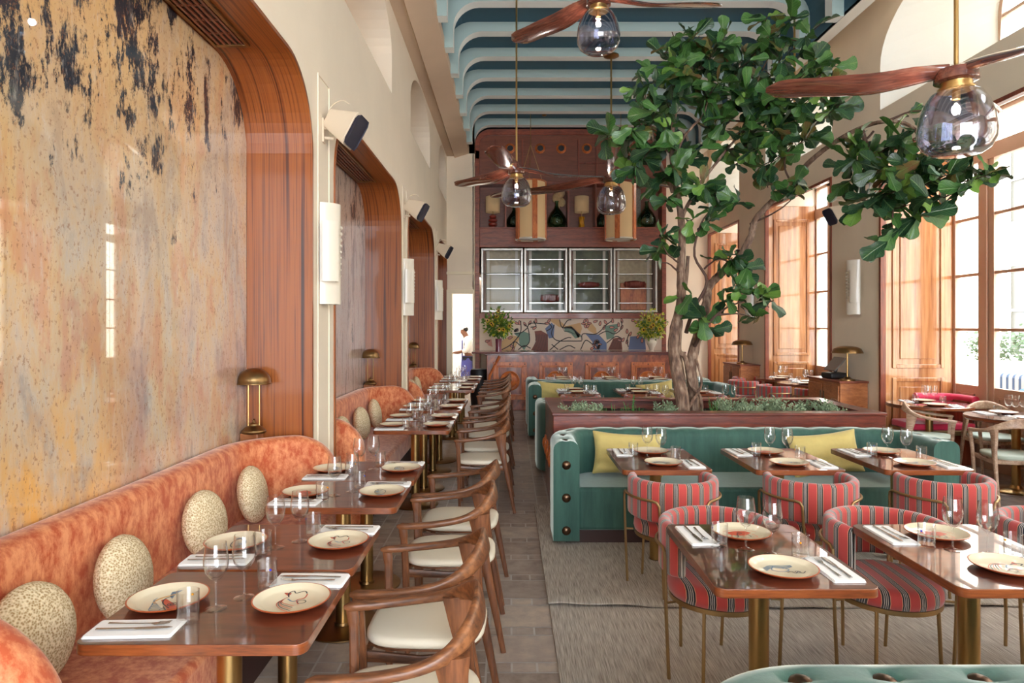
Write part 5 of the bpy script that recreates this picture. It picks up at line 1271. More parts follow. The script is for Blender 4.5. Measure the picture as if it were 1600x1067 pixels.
# mural
def mural():
    m_ = MB(); m_.x = Matrix(((1, 0, 0, 0), (0, 0, -1, 0), (0, 1, 0, 0), (0, 0, 0, 1)))   # local x,y -> world x,z
    Wm, Hm = 4.14, .80; m_.poly([(0, 0), (Wm, 0), (Wm, Hm), (0, Hm)], 0, 0)
    K = 4.14/1390.; u = lambda px, py: ((px-90)*K, (875-py)*K*1.0+.03)
    def blob(pts, m): m_.poly([u(*p) for p in pts], .002, m)
    blob([(250, 800), (330, 750), (400, 765), (350, 872), (230, 872)], 3)
    blob([(350, 735), (430, 722), (475, 740), (470, 800), (430, 865), (395, 820), (390, 770)], 2)
    blob([(510, 720), (560, 715), (612, 745), (612, 872), (480, 872), (520, 800)], 4)
    blob([(590, 700), (640, 655), (662, 680), (655, 770), (620, 775)], 5)
    blob([(610, 628), (690, 628), (750, 680), (860, 655), (872, 700), (845, 775), (800, 700), (700, 690)], 3)
    blob([(735, 690), (790, 680), (850, 740), (870, 760), (820, 775), (790, 740), (740, 720)], 2)
    blob([(875, 660), (940, 650), (980, 700), (985, 750), (930, 720)], 3)
    blob([(900, 740), (1000, 745), (1060, 810), (1060, 862), (960, 862), (950, 800)], 5)
    blob([(1045, 680), (1160, 660), (1110, 770), (1060, 785)], 2)
    blob([(1110, 775), (1170, 765), (1180, 862), (1070, 862)], 4)
    blob([(1240, 760), (1350, 755), (1360, 862), (1225, 862)], 5)
    blob([(130, 790), (180, 780), (190, 840), (160, 830)], 6)
    def vine(P, w=7, m=1): C = catmull([(a, b, 0) for a, b in P], 8); m_.ribbon([u(v.x, v.y) for v in C], w*K, .005, m)
    def lf(cx, cy, a, l=34, m=6):
        out, n = [], 10
        for k in range(n):
            t = 2*pi*k/n; x_ = l*.5*cos(t); y_ = l*.24*sin(t)*(1-.35*cos(t)); out.append((cx+x_*cos(R(a))-y_*sin(R(a)), cy-(x_*sin(R(a))+y_*cos(R(a)))))
        m_.poly([u(*p) for p in out], .0035, m); m_.ribbon([u(*p) for p in out], 4*K, .005, 1, True)
    V = [[(240, 872), (330, 820), (400, 735), (405, 640)], [(360, 740), (400, 735), (450, 700), (480, 660), (600, 665)], [(340, 860), (360, 800), (420, 840), (470, 800), (460, 700), (430, 665)],
         [(600, 720), (640, 690), (620, 660)], [(660, 670), (640, 740), (680, 790), (780, 795), (870, 795)], [(725, 690), (760, 640), (790, 632)], [(870, 790), (880, 740), (980, 740), (1060, 670), (1100, 640)],
         [(1000, 745), (1060, 720), (1120, 740), (1170, 700), (1175, 640)], [(1060, 810), (1130, 760), (1180, 780)], [(620, 870), (700, 800), (760, 770), (790, 770)], [(860, 862), (900, 790), (960, 820), (1010, 800)],
         [(700, 630), (720, 690), (790, 700), (860, 750)], [(1225, 840), (1215, 790), (1230, 740)], [(500, 640), (520, 680), (480, 690)], [(385, 862), (430, 830), (480, 850)], [(640, 820), (690, 860)], [(700, 862), (770, 830), (820, 850)]]
    for P in V: vine(P)
    for (a, b, c) in ((325, 660, 40), (375, 660, -30), (395, 655, 95), (435, 665, 120), (475, 655, 60), (520, 640, 90), (605, 660, 0), (510, 695, 30), (325, 770, 20), (370, 710, 40), (340, 835, -20), (345, 860, 60), (370, 715, 200), (620, 640, 50), (1010, 660, 80), (975, 645, 20), (1050, 650, 120), (1105, 640, 90), (1100, 690, 0), (1130, 710, 30), (1150, 670, 90), (1175, 640, 100), (1175, 690, 60), (1160, 790, -20), (1185, 785, 60), (1215, 720, 90), (1240, 740, 60), (1215, 800, 80), (985, 800, 20), (1000, 840, 60), (950, 850, 40), (1040, 690, 70), (1265, 640, -10), (1290, 650, 30), (150, 795, 10), (1300, 760, 60), (1330, 790, 90)): lf(a, b, c, 36)
    for k in range(12): vine([(520+8*k, 740+4*(k % 3)), (515+8*k, 800), (500+9*k, 868)], 2.5)
    for k in range(9): vine([(1105+8*k, 785), (1100+8*k, 820), (1085+10*k, 860)], 2.5)
    for (cx, cy) in ((905, 660), (985, 820)):
        for k in range(6): lf(cx+22*cos(k), cy+22*sin(k), 60*k, 34, 6)
    # bird
    bd_ = [(725, 700), (750, 685), (790, 690), (850, 745), (810, 740), (770, 720), (740, 722)]
    m_.ribbon([u(*p) for p in bd_], 4*K, .006, 1, True)
    names = [rgb(214, 196, 176), rgb(40, 34, 36), rgb(106, 134, 118), rgb(200, 160, 112), rgb(124, 66, 50), rgb(96, 112, 150), rgb(196, 132, 118)]
    o = m_.build('mural', [pbr('mural_paint', c, .55) for c in names], smooth=False); o.location = (UX0+.1, UY+.02, 1.10)
    return tag(o, 'painted mural of vines, leaves and a bird behind the bar', 'mural')
mural()
# flowers
M['fern'] = pbr('fern_green', rgb(78, 112, 34), .6); M['limey'] = pbr('lime_flower', rgb(168, 168, 44), .6); M['sun'] = pbr('sunflower_petal', rgb(240, 180, 30), .6)
def bouquet(px, label, vase_m, amphora):
    x = (px-796)*13.75/1050; t = thing('flower_vase', label, 'flowers', (x, 13.75, 1.19), 0, 'bouquets on the bar')
    m_ = MB()
    if amphora:
        m_.lathe([(0, 0), (.05, 0), (.05, .01), (.035, .02), (.06, .08), (.10, .17), (.09, .22), (.05, .245), (.06, .275), (.05, .275), (.04, .24), (0, .2)], 28, caps=False)
        for s_ in (-1, 1): m_.tube(catmull([(s_*.05, 0, .255), (s_*.11, 0, .25), (s_*.105, 0, .19), (s_*.095, 0, .17)], 5), .009, 6)
    else: m_.lathe([(0, 0), (.065, 0), (.06, .1), (.07, .26), (.062, .26), (.05, .1), (0, .02)], 28, caps=False)
    m_.build('vase', vase_m, t, sharp=60)
    f_ = MB(); zc = .52 if amphora else .55
    for k in range(900):
        d = Vector((random.gauss(0, 1), random.gauss(0, 1), random.gauss(.2, 1))).normalized()
        c = Vector((d.x*.27, d.y*.22, zc-.02+d.z*.26))*1.0*1; lo_ = 1+.22*sin(4*atan2(d.y, d.x)+2*d.z)+.15*sin(9*d.z+px); c = Vector((0, 0, zc-.1)).lerp(c, random.uniform(.4, 1.0)*lo_); u = (d+Vector((random.gauss(0, .5), random.gauss(0, .5), random.gauss(0, .4)))).normalized(); v_ = u.orthogonal().normalized(); l = random.uniform(.04, .09)
        f_.face([f_.p(c), f_.p(c+u*l*.5+v_*l*.32), f_.p(c+u*l), f_.p(c+u*l*.5-v_*l*.32)], 1 if (k % 5 < (3 if amphora else 1)) else 0)
    for k in range(10): a = k*2.4; f_.tube([(0, 0, .2), (.1*cos(a), .1*sin(a), zc)], .004, 4, cap=False)
    f_.build('foliage', [M['fern'], M['limey']], t, smooth=False)
    spots = [(-.0, .30, zc+.27), (-.03, .30, zc+.16), (-.14, .28, zc+.02), (-.12, .28, zc-.01), (.02, .30, zc-.10), (.1, .28, zc-.1), (.22, .2, zc-.03), (-.22, .2, zc+.08)] if not amphora else [(-.10, .28, zc+.12), (.06, .28, zc+.14), (-.02, .3, zc+.02), (-.2, .22, zc-.08), (.12, .26, zc-.06), (-.06, .28, zc-.02)]
    for (a, b, c) in spots:
        h_ = MB()
        for k in range(12):
            th = 2*pi*k/12; h_.face([h_.p((.016*cos(th-.2), .016*sin(th-.2), 0)), h_.p((.062*cos(th), .062*sin(th), .008)), h_.p((.016*cos(th+.2), .016*sin(th+.2), 0))], 1)
        h_.lathe([(.019, 0), (.014, .008), (0, .011)], 10, caps=False)
        o = h_.build('sunflower', [M['soil'], M['sun']], t, smooth=False); o.location = (a, -b*.85, c); o.rotation_euler = (R(80), 0, R(random.uniform(-20, 20)))
bouquet(779, 'sunflower bouquet in a tall purple vase at the kitchen end of the bar', pbr('purple_vase', rgb(104, 34, 56), .3, coat=.5), False)
bouquet(1018, 'round yellow-green bouquet in a small white two-handled vase on the bar', M['ceramic'], True)
m_ = MB(); m_.lathe([(0, 0), (.17, 0), (.19, .3), (.19, .75), (.17, .8), (0, .8)], 24); o = m_.build('black_bin', M['black']); o.location = (-.64, 14.2, 0); tag(o, 'black round bin by the kitchen end of the bar', 'bin')
# shelf ornaments
def slamp(px, foot, label):
    x = (px-796)*.01470; t = thing('shelf_lamp', label, 'lamp', (x, 15.45, 3.95), 0, 'shade lamps on the back bar shelf')
    m_ = MB()
    if foot: m_.lathe([(0, 0), (.09, 0), (.09, .03), (.05, .05), (.10, .08), (.10, .11), (.05, .14), (.10, .17), (.10, .20), (.05, .23), (.08, .26), (.08, .29), (.03, .32), (0, .32)], 28, caps=False); m_.build('base', pbr('red_turned_wood', rgb(150, 50, 34), .35, coat=.5), t)
    else:
        P = [[(.055*(1+.18*cos(2*pi*k/16*4+z*26))*cos(2*pi*k/16), .055*(1+.18*cos(2*pi*k/16*4+z*26))*sin(2*pi*k/16), z) for k in range(16)] for z in [.27*q/14 for q in range(15)]]
        m_.sweep(P); m_.build('base', pbr('yellow_ceramic', rgb(226, 160, 20), .3, coat=.5), t)
    m_ = MB(); m_.tube([(0, 0, .26), (0, 0, .42)], .008, 6); m_.build('stem', M['brass'], t)
    m_ = MB(); m_.lathe([(.165, .37), (.165, .73)], 32, caps=False); o = m_.build('lamp_shade', M['shade'], t); o.modifiers.new('s', 'SOLIDIFY').thickness = .004
slamp(770, True, 'linen shade lamp on a red turned base, on the back bar shelf'); slamp(909, False, 'linen shade lamp on a yellow twisted base, on the back bar shelf')
for (px, s_, lb) in ((803, .9, 'half hidden behind the first hanging lantern'), (870, 1.1, 'below the pale driftwood, between the lanterns'), (940, .8, 'half hidden behind the second hanging lantern'), (1011, 1.1, 'at the right end of the back bar shelf')):
    m_ = MB(); m_.lathe([(r_*s_, z*s_) for r_, z in ((0, 0), (.12, 0), (.175, .04), (.20, .13), (.19, .22), (.13, .33), (.06, .42), (.035, .48), (.035, .56), (.045, .56), (.045, .575), (.03, .575), (.03, .5), (.055, .41), (.12, .32), (.183, .21), (.19, .13), (0, .015))], 32, caps=False)
    o = m_.build('demijohn_bottle', M['bottleg'], sharp=70); o.location = ((px-796)*.0147, 15.47, 3.95); tag(o, 'big green glass bottle, '+lb, 'bottle', 'green demijohns on the shelf')
m_ = MB()
for k in range(14): a = k*.9; m_.ball((.07*cos(a), .02*sin(a*2), .12+.03*k), .055*(1-.03*k)+.02, 5, sz=(1, .5, 1.4))
m_.tube([(0, 0, 0), (0, 0, .2)], .02, 6); o = m_.build('driftwood_ornament', pbr('pale_driftwood', rgb(206, 176, 130), .7, vary=.3, vscale=20)); o.location = ((873-796)*.0148, 15.56, 3.95+.5); o.scale = (1.1, 1.1, 1.0)
tag(o, 'pale knotted driftwood ornament rising behind the green bottle', 'ornament')
m_ = MB(); m_.box(-.09, .09, -.01, .01, 0, .95)
o = m_.build('speckled_tile', pbr('black_white_speckle', rgb(130, 126, 116), .4, vary=.95, vscale=60)); o.location = ((997-796)*.0147, 15.60, 3.95); tag(o, 'tall black and white speckled slab standing at the end of the shelf', 'ornament')
# big hanging lanterns
def lantern(px, label):
    Y = 14.4; x = (px-796)*Y/1050; zb, zt = EYE+135*Y/1050, EYE+226*Y/1050
    t = thing('hanging_lantern', label, 'lamp', (x, Y, zb), 0, 'drum lanterns before the back bar'); h = zt-zb; r = .335
    m_ = MB(); m_.lathe([(r*.95, .02), (r*.95, h-.02)], 40, caps=False); o = m_.build('lamp_shade', M['shade'], t)
    for k in range(5):
        a = R(270-130+72*k+ (0 if px < 900 else 36)); m_ = MB(); c_, s_ = cos(a), sin(a); m_.x = Matrix.Rotation(a, 4, 'Z'); m_.box(r*.93, r*1.03, -.055, .055, 0, h); m_.x = None; m_.build('wooden_rib', M['bossw'], t, .006)
    m_ = MB(); m_.lathe([(r*.88, .0), (r*.99, .0), (r*.99, .03), (r*.88, .03)], 40, caps=False); m_.lathe([(0, .02), (r*.9, .02)], 40, caps=False); m_.build('diffuser', M['ceramic'], t)
    m_ = MB(); m_.lathe([(r*.9, h-.03), (r, h-.03), (r, h), (r*.9, h)], 40, caps=False); m_.build('rim', M['bossw'], t)
    m_ = MB()
    for k in range(3): a = 2*pi*k/3+.4; m_.tube([(r*.9*cos(a), r*.9*sin(a), h-.01), (0, 0, h+.8)], .006, 5)
    m_.tube([(0, 0, h+.8), (0, 0, 6.34-zb)], .006, 5); m_.lathe([(0, 6.345-zb), (.08, 6.345-zb), (.08, 6.32-zb), (0, 6.31-zb)], 20, caps=False); m_.build('wire', M['brass'], t)
lantern(829, 'hanging drum lantern of linen and wooden ribs, over the kitchen half of the bar'); lantern(970, 'hanging drum lantern of linen and wooden ribs, over the middle of the bar')
# ================================================================ CEILING FANS
def fan(px, py_hub, Y, L_, dia, angs, label, zc=6.35):
    p = pxw(px, py_hub, Y); t = thing('ceiling_fan', label, 'fan', p, 0, 'propeller ceiling fans')
    wf = min(L_, 1.35)
    for a in angs:
        m_ = MB(); n = 16; rings = []
        for i in range(n+1):
            u = i/n; x_ = lerp(.05, L_, u); wd = wf*(.055+.045*sin(min(1, u*1.6)*pi/2)); 
            if u > .86: wd *= sqrt(max(0.02, 1-((u-.86)/.145)**2))
            if u < .2: wd = lerp(wf*.05, wd, u/.2)
            th_ = lerp(.030, .010, min(1, u*1.2))*min(1, wf); tw_ = R(lerp(32, 13, min(1, u*1.4)))
            zz = .05*wf*cos(min(1, u*2.2)*pi)*.5-.05*wf*.5*0+.03*wf*u
            ring = []
            for q in range(10):
                b_ = 2*pi*q/10; cy, cz = wd*cos(b_), th_*sin(b_); ring.append((x_, cy*cos(tw_)-cz*sin(tw_), zz+cy*sin(tw_)+cz*cos(tw_)))
            rings.append(ring)
        m_.sweep(rings); o = m_.build('blade', M['fanw'], t, sharp=70); o.rotation_euler = (0, 0, R(a))
    k = dia/.42
    m_ = MB(); m_.lathe([(0, .06*k), (.06*k, .055*k), (.11*k, .03*k), (.12*k, .0), (.12*k, -.035*k), (.10*k, -.045*k), (0, -.045*k)], 32, caps=False); m_.build('hub', M['fanw'], t)
    m_ = MB(); m_.lathe([(.085*k, -.045*k), (.085*k, -.075*k), (.10*k, -.08*k), (.10*k, -.09*k), (0, -.09*k)], 32, caps=False); m_.build('collar', M['brass'], t)
    m_ = MB(); gz = -.085*k
    pr = [(.095, 0), (.14, -.03), (.175, -.09), (.20, -.17), (.21, -.25), (.205, -.31), (.18, -.36), (.13, -.395), (.06, -.405), (0, -.407)]
    m_.lathe([(r_*k, gz+z*k) for r_, z in pr], 40, caps=False); o = m_.build('glass_globe', M['globe'], t); o.modifiers.new('s', 'SOLIDIFY').thickness = .006
    m_ = MB(); m_.lathe([(.022*k, gz), (.022*k, gz-.06*k), (0, gz-.06*k)], 16, caps=False); sk = m_.build('socket', M['brass'], t)
    m_ = MB(); m_.lathe([(.014*k, gz-.06*k), (.02*k, gz-.075*k), (.036*k, gz-.12*k), (.03*k, gz-.145*k), (0, gz-.155*k)], 20, caps=False); m_.build('bulb', M['glass'], t)
    m_ = MB()
    for q in range(4): a = 2*pi*q/4; m_.tube([(.010*k*cos(a), .010*k*sin(a), gz-.09*k), (.014*k*cos(a), .014*k*sin(a), gz-.135*k)], .002*k, 4)
    m_.build('filament', M['bulb'], t)
    ld = bpy.data.lights.new('bulb_light', 'POINT'); ld.energy = 22; ld.color = (1, .80, .6); ld.shadow_soft_size = .03*k
    lo = bpy.data.objects.new('bulb_light', ld); S.collection.objects.link(lo); lo.parent = t; lo.location = (0, 0, gz-.11*k)
    m_ = MB(); m_.tube([(0, 0, .05*k), (0, 0, zc-p.z-.0)], .013*k, 10); m_.build('rod', M['brass'], t)
    m_ = MB(); m_.lathe([(0, zc-p.z), (.11*k, zc-p.z), (.11*k, zc-p.z-.02), (.03*k, zc-p.z-.05), (0, zc-p.z-.05)], 28, caps=False); m_.build('canopy', M['brassd'], t)
    return t
fan(1494, 118, 4.05, 1.08, .42, (166, 46, 286), 'ceiling fan with a smoky glass globe and red-brown blades beside the tall windows')
fan(935, 3, 6.4, 1.20, .415, (132, 4, 250), 'ceiling fan whose glass globe hangs highest, above the aisle')
fan(807, 268, 8.9, 1.25, .40, (134, 16, 256), 'ceiling fan before the first hanging lantern')
fan(955, 281, 11.15, 2.52, .49, (144, 24, 264), 'widest ceiling fan, its rod beside the fig leaves and globe before the second lantern', zc=6.2)
m_ = MB(); m_.tube([(0, 0, 0), (0, 0, 1.95)], .013, 8); m_.lathe([(0, 1.95), (.1, 1.95), (.1, 1.93), (0, 1.9)], 24, caps=False); o = m_.build('hanging_rod', M['brass']); o.location = (3.55, 8.37, 4.40); tag(o, 'brass rod dropping from the ceiling into the top of the fig tree', 'rod')
m_ = MB(); m_.lathe([(0, 0), (.05, 0), (.05, -.012), (.015, -.03), (0, -.03)], 20, caps=False); o0 = m_.build('ceiling_sprinkler', M['brassd']); o0.location = (.74, 14.3, 6.2); tag(o0, 'small round sprinkler on a ceiling rib over the bar', 'sprinkler', 'sprinklers')
# ================================================================ WALL SPEAKERS, SCONCES
def speaker(sg=1):
    t = thing('wall_speaker', 'x', 'speaker', (0, 0, 0), 0, 'wall speakers')
    # local: +x out of the wall, front face tilted down, aimed along -z/+x
    def hexa(x0, x1, s0, s1, m_):
        def H(x, s_): return [(x, s_*a, s_*b) for a, b in ((-.10, .17), (.10, .17), (.13, .12), (.13, -.12), (.10, -.17), (-.10, -.17), (-.13, -.12), (-.13, .12))]
        m_.sweep([H(x0, s0*.9), H(x0+.05, s0), H(x1, s1)])
    rot = Matrix.Translation((.165, 0, 0)) @ Matrix.Rotation(R(28), 4, 'Y') @ Matrix.Rotation(R(-10*sg), 4, 'Z') @ Matrix.Scale(.78, 4)
    m_ = MB(); m_.x = rot; hexa(-.19, .11, .60, 1.0, m_); m_.x = None; m_.build('housing', M['ivory'], t, .006)
    m_ = MB(); m_.x = rot; hexa(.10, .135, .93, .93, m_); m_.x = None; m_.build('grille', M['navy'], t, .004)
    m_ = MB(); m_.tube([(0, 0, 0), (.09, 0, -.0)], .02, 8); m_.box(-.0, .012, -.035, .035, -.12, .06); m_.tube([(0, 0, -.08), (.08, 0, -.09)], .012, 6); m_.build('bracket', M['ivory'], t)
    m_ = MB(); m_.tube(catmull([(0, .02, .02), (.05, .03, .16), (.14, .0, .2), (.2, 0, .17)], 6), .004, 5); m_.build('cable', M['ivory'], t)
    return t
sp_ = speaker(); index_kids(); SP = Pool(sp_)
PIER = [5.055, 8.95, 12.78]
for k, y in enumerate(PIER): SP.put((XL+.0, y, (3.20, 3.26, 3.15)[k]), 0, 'cream wall speaker with a dark grille on the cream pier after the %s arch' % ORD[k])
sp2 = speaker(-1); index_kids(); SP2 = Pool(sp2)
for k, (y, z) in enumerate(((9.55, 3.30), (13.3, 3.15))): SP2.put((XW, y, z), pi, 'dark-fronted wall speaker on the beige pier %s' % ['near the tall glazed doors', 'near the far end windows'][k])
def sconce(sg=1):
    t = thing('wall_sconce', 'x', 'lamp', (0, 0, 0), 0, 'white ceramic sconces')
    def shell(y0, y1, z0, z1, bulge, off, m_):
        rings = []; n = 8
        for z in (z0, z1):
            rings.append([(off+bulge*sin(pi*k/n)**.7, sg*lerp(y0, y1, k/n), z) for k in range(n+1)]+[(off-.01+bulge*sin(pi*k/n)**.7, sg*lerp(y0, y1, k/n), z) for k in range(n, -1, -1)])
        m_.sweep(rings)
    m_ = MB(); shell(-.12, .12, -.375, .375, .115, .015, m_); m_.build('back_plate', M['ceramic'], t, sharp=50)
    m_ = MB(); shell(-.19, -.03, -.21, .23, .10, .05, m_); m_.build('front_plate', M['ceramic'], t, sharp=50)
    m_ = MB()
    for i in range(9):
        for j in range(4):
            k_ = .38+.13*j; m_.ball((.015+.115*sin(pi*k_)**.7, sg*lerp(-.12, .12, k_), .20-.045*i), .016*(1-.07*i), 4)
    m_.build('bumps', M['ceramic'], t); return t
sn = sconce(); index_kids(); SN = Pool(sn)
for k, y in enumerate(PIER): SN.put((XL, y, (2.24, 2.22, 2.2)[k]), 0, 'white ceramic wall sconce with raised dots on the pier after the %s arch' % ORD[k])
sn2 = sconce(-1); index_kids(); SN = Pool(sn2)
SN.put((XW, 9.3, 2.24), pi, 'white ceramic wall sconce with raised dots on the beige wall over the service cabinet'); SN.put((XW, 13.3, 2.2), pi, 'white ceramic wall sconce on the beige wall between the far windows')
# ================================================================ RIGHT SIDE
def cabinet(y0, y1, label):
    t = thing('service_cabinet', label, 'cabinet', (4.62, (y0+y1)/2, 0), 0, 'service cabinets'); h = (y1-y0)/2
    m_ = MB(); m_.box(-.20, .17, -h, h, .06, .94); m_.build('body', M['cabw'], t, .004)
    m_ = MB(); m_.box(-.22, .175, -h-.02, h+.02, .94, .97); m_.build('top', M['redwood'], t, .004)
    for q in range(2):
        m_ = MB(); m_.box(-.22, -.20, lerp(-h, h, q/2)+.02, lerp(-h, h, (q+1)/2)-.02, .1, .9); d_ = m_.build('door', M['cabw'], t, .004)
        m_ = MB(); yy = (-.05, .05)[q]; m_.box(-.232, -.22, yy-.01, yy+.01, .55, .8); m_.build('handle', M['bronze'], d_, .004)
cabinet(8.98, 9.92, 'wooden service cabinet with a till by the beige wall before the window bay'); cabinet(12.85, 13.85, 'wooden service cabinet far off between the window bays')
def mush(x, y, z, label):
    t = thing('table_lamp', label, 'lamp', (x, y, z), 0, 'brass mushroom lamps')
    m_ = MB(); m_.lathe([(0, 0), (.10, 0), (.10, .015), (.05, .03), (.03, .05), (0, .05)], 28, caps=False); m_.build('base', M['brassd'], t)
    m_ = MB(); m_.tube([(0, 0, .03), (0, 0, .40)], .012, 10); m_.build('pole', M['brass'], t)
    m_ = MB(); m_.lathe([(.20, .37), (.195, .38), (.17, .43), (.12, .455), (.06, .465), (0, .467)], 36, caps=False); o = m_.build('lamp_shade', M['brassd'], t); o.modifiers.new('s', 'SOLIDIFY').thickness = .004
    return t
mush(4.575, 9.10, .97, 'brass mushroom lamp on the service cabinet beside the till'); mush(4.57, 13.2, .97, 'brass mushroom lamp on the far service cabinet')
t = thing('till_screen', 'dark till with a tilted screen on the service cabinet', 'till', (4.60, 9.50, .97)); m_ = MB(); m_.cbox((0, 0, .04), (.26, .3, .08)); m_.build('base', M['black'], t, .02)
m_ = MB(); m_.x = Matrix.Translation((0, 0, .2)) @ Matrix.Rotation(R(-50), 4, 'Y'); m_.cbox((0, 0, 0), (.24, .34, .02)); m_.x = None; m_.build('screen', pbr('grey_screen', rgb(120, 110, 104), .3), t, .006)
m_ = MB(); m_.tube([(0, 0, .05), (.04, 0, .2)], .02, 8); m_.build('stem', M['black'], t)
Rt = make_round('round_table', .46); index_kids(); RT = Pool(Rt)
WC2 = Pool(wood_chair(M['oak'], M['oak'], M['sage_seat'], 'x'), 'pale oak armchairs with grey-green seats'); index_kids()
rtab = [(5.06, 8.10, 'round table', 'in front of the panelled reveal'), (5.24, 6.95, 'round table', 'nearest the glazed doors'), (4.92, 12.1, 'round table', 'in the far window bay'), (4.90, 11.05, 'round table', 'at the near side of the far window bay')]
TN = ['table before the panelled reveal', 'table nearest the glazed doors', 'table in the far window bay', 'near table of the far window bay']
for k, (x, y, a, b) in enumerate(rtab):
    RT.put((x, y, 0), 0, 'round dark table on a brass column %s' % b)
    setting(x, y, R((75, 80, 60, 60)[k]), .77, TN[k], ('near side', 'far side'), None, .95, (2, 1), .24)
WC2.put((4.74, 7.62, 0), R(150), 'pale oak armchair turned to the table before the panelled reveal')
WC2.put((4.86, 6.50, 0), R(258), 'pale oak armchair seen from behind at the table nearest the glazed doors')
WC2.put((5.46, 7.56, 0), R(80), 'pale oak armchair beyond the table nearest the glazed doors')
o = WC.put((4.10, 8.0, 0), R(172), 'dark walnut armchair between the planter corner and the round table')
o['group'] = 'walnut armchairs by the windows'
for k, (x, y, rz, lb) in enumerate(((4.20, 12.0, -80, 'at the far window bay table, first behind the planter'), (4.32, 10.95, -70, 'at the near table of the far window bay'), (4.72, 10.42, 5, 'with its back to the service cabinet, far window bay'), (4.5, 12.7, -150, 'beyond the far window bay table'))):
    SC.put((x, y, 0), R(rz), 'red striped barrel chair '+lb)
t = thing('window_seat', 'rose red upholstered seat with a brass edge in the window bay beside the glazed doors', 'seat', (5.30, 8.42, 0))
m_ = MB(); m_.prism(rrect(-.42, .38, -.30, .24, .1), .44, .52); m_.build('seat', M['rose'], t, .02, segs=3)
m_ = MB(); m_.prism(rrect(-.43, .39, -.31, .245, .1), .38, .44); m_.build('seat_frame', M['brassm'], t, .004)
m_ = MB(); m_.tube([(-.1, .20, .80), (.25, .18, .80), (.36, .05, .80), (.37, -.25, .80)], .05, 10); m_.build('backrest', M['rose'], t)
m_ = MB(); m_.box(-.38, .34, -.22, .22, 0, .38); m_.build('base', M['redwoodv'], t)
m_ = MB(); m_.box(.30, .36, -.2, .2, .45, .78); m_.build('support', M['redwoodv'], t)
# ================================================================ CHEF IN THE KITCHEN
ch = thing('person', 'person in white kitchen clothes, white cap and blue apron, head bowed, seen through the doorway', 'person', (-1.0, 16.55, 0), R(0))
def skinned(name, verts, edges, rad, mat, root=0):
    me = bpy.data.meshes.new(name); me.from_pydata(verts, edges, []); me.materials.append(mat); o = bpy.data.objects.new(name, me); S.collection.objects.link(o); o.parent = ch
    sk = o.modifiers.new('skin', 'SKIN')
    for i, r_ in enumerate(rad): me.skin_vertices[0].data[i].radius = (r_, r_) if not isinstance(r_, tuple) else r_
    me.skin_vertices[0].data[root].use_root = True
    ss_ = o.modifiers.new('sub', 'SUBSURF'); ss_.levels = 2; ss_.render_levels = 2
    return o
def skin_obj(*a, **k):
    me_name = a[0]; verts, edges, rad, mat = a[1:5]
    me = bpy.data.meshes.new(me_name); me.from_pydata(verts, edges, []); me.materials.append(mat)
    o = bpy.data.objects.new(me_name, me); S.collection.objects.link(o); o.parent = ch
    bm = bmesh.new(); bm.from_mesh(me); lay = bm.verts.layers.skin.verify()
    bm.verts.ensure_lookup_table()
    for i, v in enumerate(bm.verts): r_ = rad[i]; v[lay].radius = r_ if isinstance(r_, tuple) else (r_, r_); v[lay].use_root = (i == 0)
    bm.to_mesh(me); bm.free()
    o.modifiers.new('skin', 'SKIN'); ss_ = o.modifiers.new('sub', 'SUBSURF'); ss_.levels = 2; ss_.render_levels = 2
    for p in me.polygons: p.use_smooth = True
    return o
# facing -x
BV = [(0, 0, .95), (0, 0, 1.15), (-.02, 0, 1.38), (-.07, 0, 1.47), (-.12, 0, 1.56), (-.15, 0, 1.64), (-.01, .17, 1.38), (-.03, .22, 1.12), (-.25, .16, 1.05), (-.33, .13, 1.04), (-.01, -.17, 1.38), (-.03, -.22, 1.12), (-.25, -.16, 1.07), (-.33, -.12, 1.06), (0, .09, .9), (-.01, .1, .5), (.02, .1, .08), (-.10, .1, .04), (0, -.09, .9), (-.03, -.1, .5), (0, -.1, .08), (-.12, -.1, .04), (-.19, 0, 1.58)]
BE = [(0, 1), (1, 2), (2, 3), (3, 4), (4, 5), (2, 6), (6, 7), (7, 8), (8, 9), (2, 10), (10, 11), (11, 12), (12, 13), (0, 14), (14, 15), (15, 16), (16, 17), (0, 18), (18, 19), (19, 20), (20, 21), (4, 22)]
BRr = [(.13, .15), (.12, .14), (.11, .14), .055, (.085, .075), (.085, .075), .055, .045, .035, .03, .055, .045, .035, .03, .085, .06, .045, .04, .085, .06, .045, .04, .045]
nv = len(BV)
for sy in (1, -1):
    base = 9 if sy > 0 else 13; hx_, hy_, hz_ = BV[base]
    for q, (dy, l) in enumerate(((-.03, .075), (-.01, .085), (.01, .08), (.03, .065))):
        BV.append((hx_-.05, hy_+dy, hz_)); BV.append((hx_-.05-l, hy_+dy*1.2, hz_-.03)); k = len(BV); BE += [(base, k-2), (k-2, k-1)]; BRr += [.009, .008]
    BV.append((hx_-.01, hy_-sy*.045, hz_+.01)); BV.append((hx_-.05, hy_-sy*.06, hz_)); k = len(BV); BE += [(base, k-2), (k-2, k-1)]; BRr += [.011, .009]
skin_obj('body', BV, BE, BRr, M['skin'])
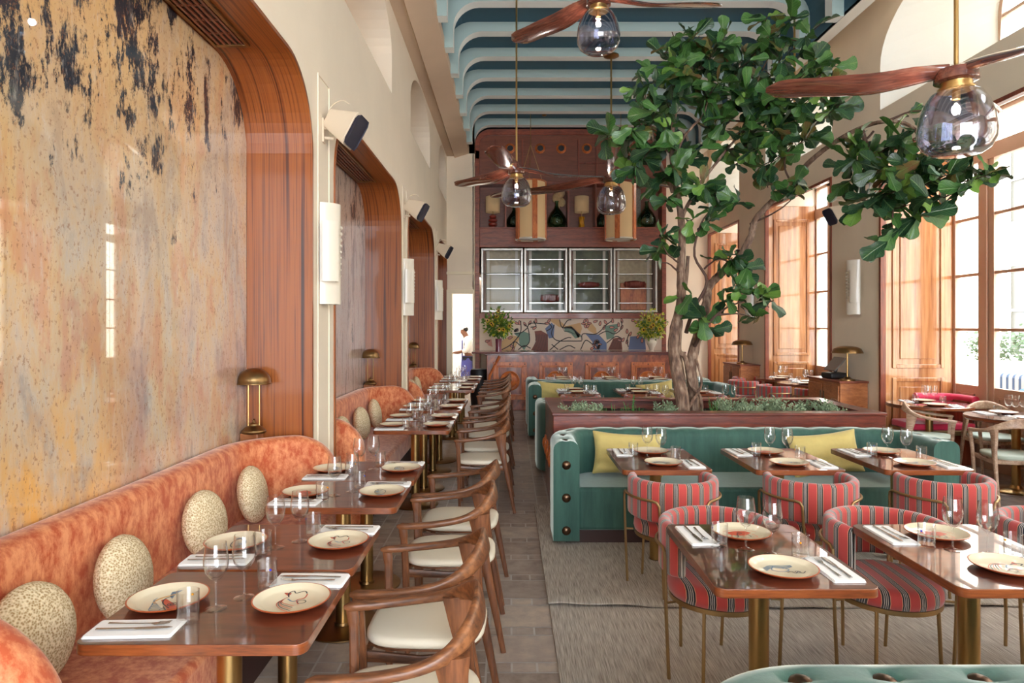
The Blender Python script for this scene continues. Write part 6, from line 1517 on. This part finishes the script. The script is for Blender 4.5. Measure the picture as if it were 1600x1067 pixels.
skin_obj('jacket', [(0, 0, .96), (0, 0, 1.16), (-.02, 0, 1.38), (-.05, 0, 1.45), (-.01, .18, 1.39), (-.03, .23, 1.12), (-.15, .20, 1.08), (-.01, -.18, 1.39), (-.03, -.23, 1.12), (-.15, -.20, 1.09)], [(0, 1), (1, 2), (2, 3), (2, 4), (4, 5), (5, 6), (2, 7), (7, 8), (8, 9)], [(.155, .18), (.14, .17), (.13, .16), .085, .08, .07, .055, .08, .07, .055], M['whitecloth'])
skin_obj('trousers', [(0, 0, .92), (0, .1, .86), (-.01, .1, .5), (.02, .1, .1), (0, -.1, .86), (-.03, -.1, .5), (0, -.1, .1)], [(0, 1), (1, 2), (2, 3), (0, 4), (4, 5), (5, 6)], [.15, .11, .085, .07, .11, .085, .07], M['darkcloth'])
m_ = MB(); rings = []
for z, r_ in ((.38, .20), (.6, .20), (.8, .19), (.98, .175)):
    rings.append([(r_*cos(R(a))*1.0, r_*1.1*sin(R(a)), z) for a in range(60, 301, 15)])
m_.sweep(rings, loop=False, cap=False); m_.box(-.17, -.155, -.11, .11, .95, 1.36); o = m_.build('apron', M['blue'], ch); o.modifiers.new('s', 'SOLIDIFY').thickness = .006
m_ = MB(); m_.x = Matrix.Translation((-.12, 0, 1.685)) @ Matrix.Rotation(R(-20), 4, 'Y'); m_.lathe([(.10, -.03), (.102, .03), (.108, .10), (.07, .12), (0, .125)], 20, caps=False); m_.x = None; m_.build('cap', M['whitecloth'], ch)
m_ = MB(); m_.x = Matrix.Translation((-.085, 0, 1.63)); m_.ball((.012, 0, 0), .075, 7, sz=(.8, .95, .8)); m_.x = None; m_.build('hair', M['black'], ch)
m_ = MB(); m_.box(-1.15, -.2, 17.3, 17.7, 1.34, 1.37); m_.box(-1.13, -1.10, 17.3, 17.7, 0, 1.37); m_.box(-.25, -.22, 17.3, 17.7, 0, 1.37); tag(m_.build('kitchen_shelf', M['steel']), 'steel kitchen shelf behind the person', 'shelf')
m_ = MB(); m_.box(-.95, -.70, 17.35, 17.6, 1.372, 1.55); tag(m_.build('storage_box', pbr('pink_box', rgb(230, 110, 170), .6), bevel=.01), 'pink box on the kitchen shelf', 'box')
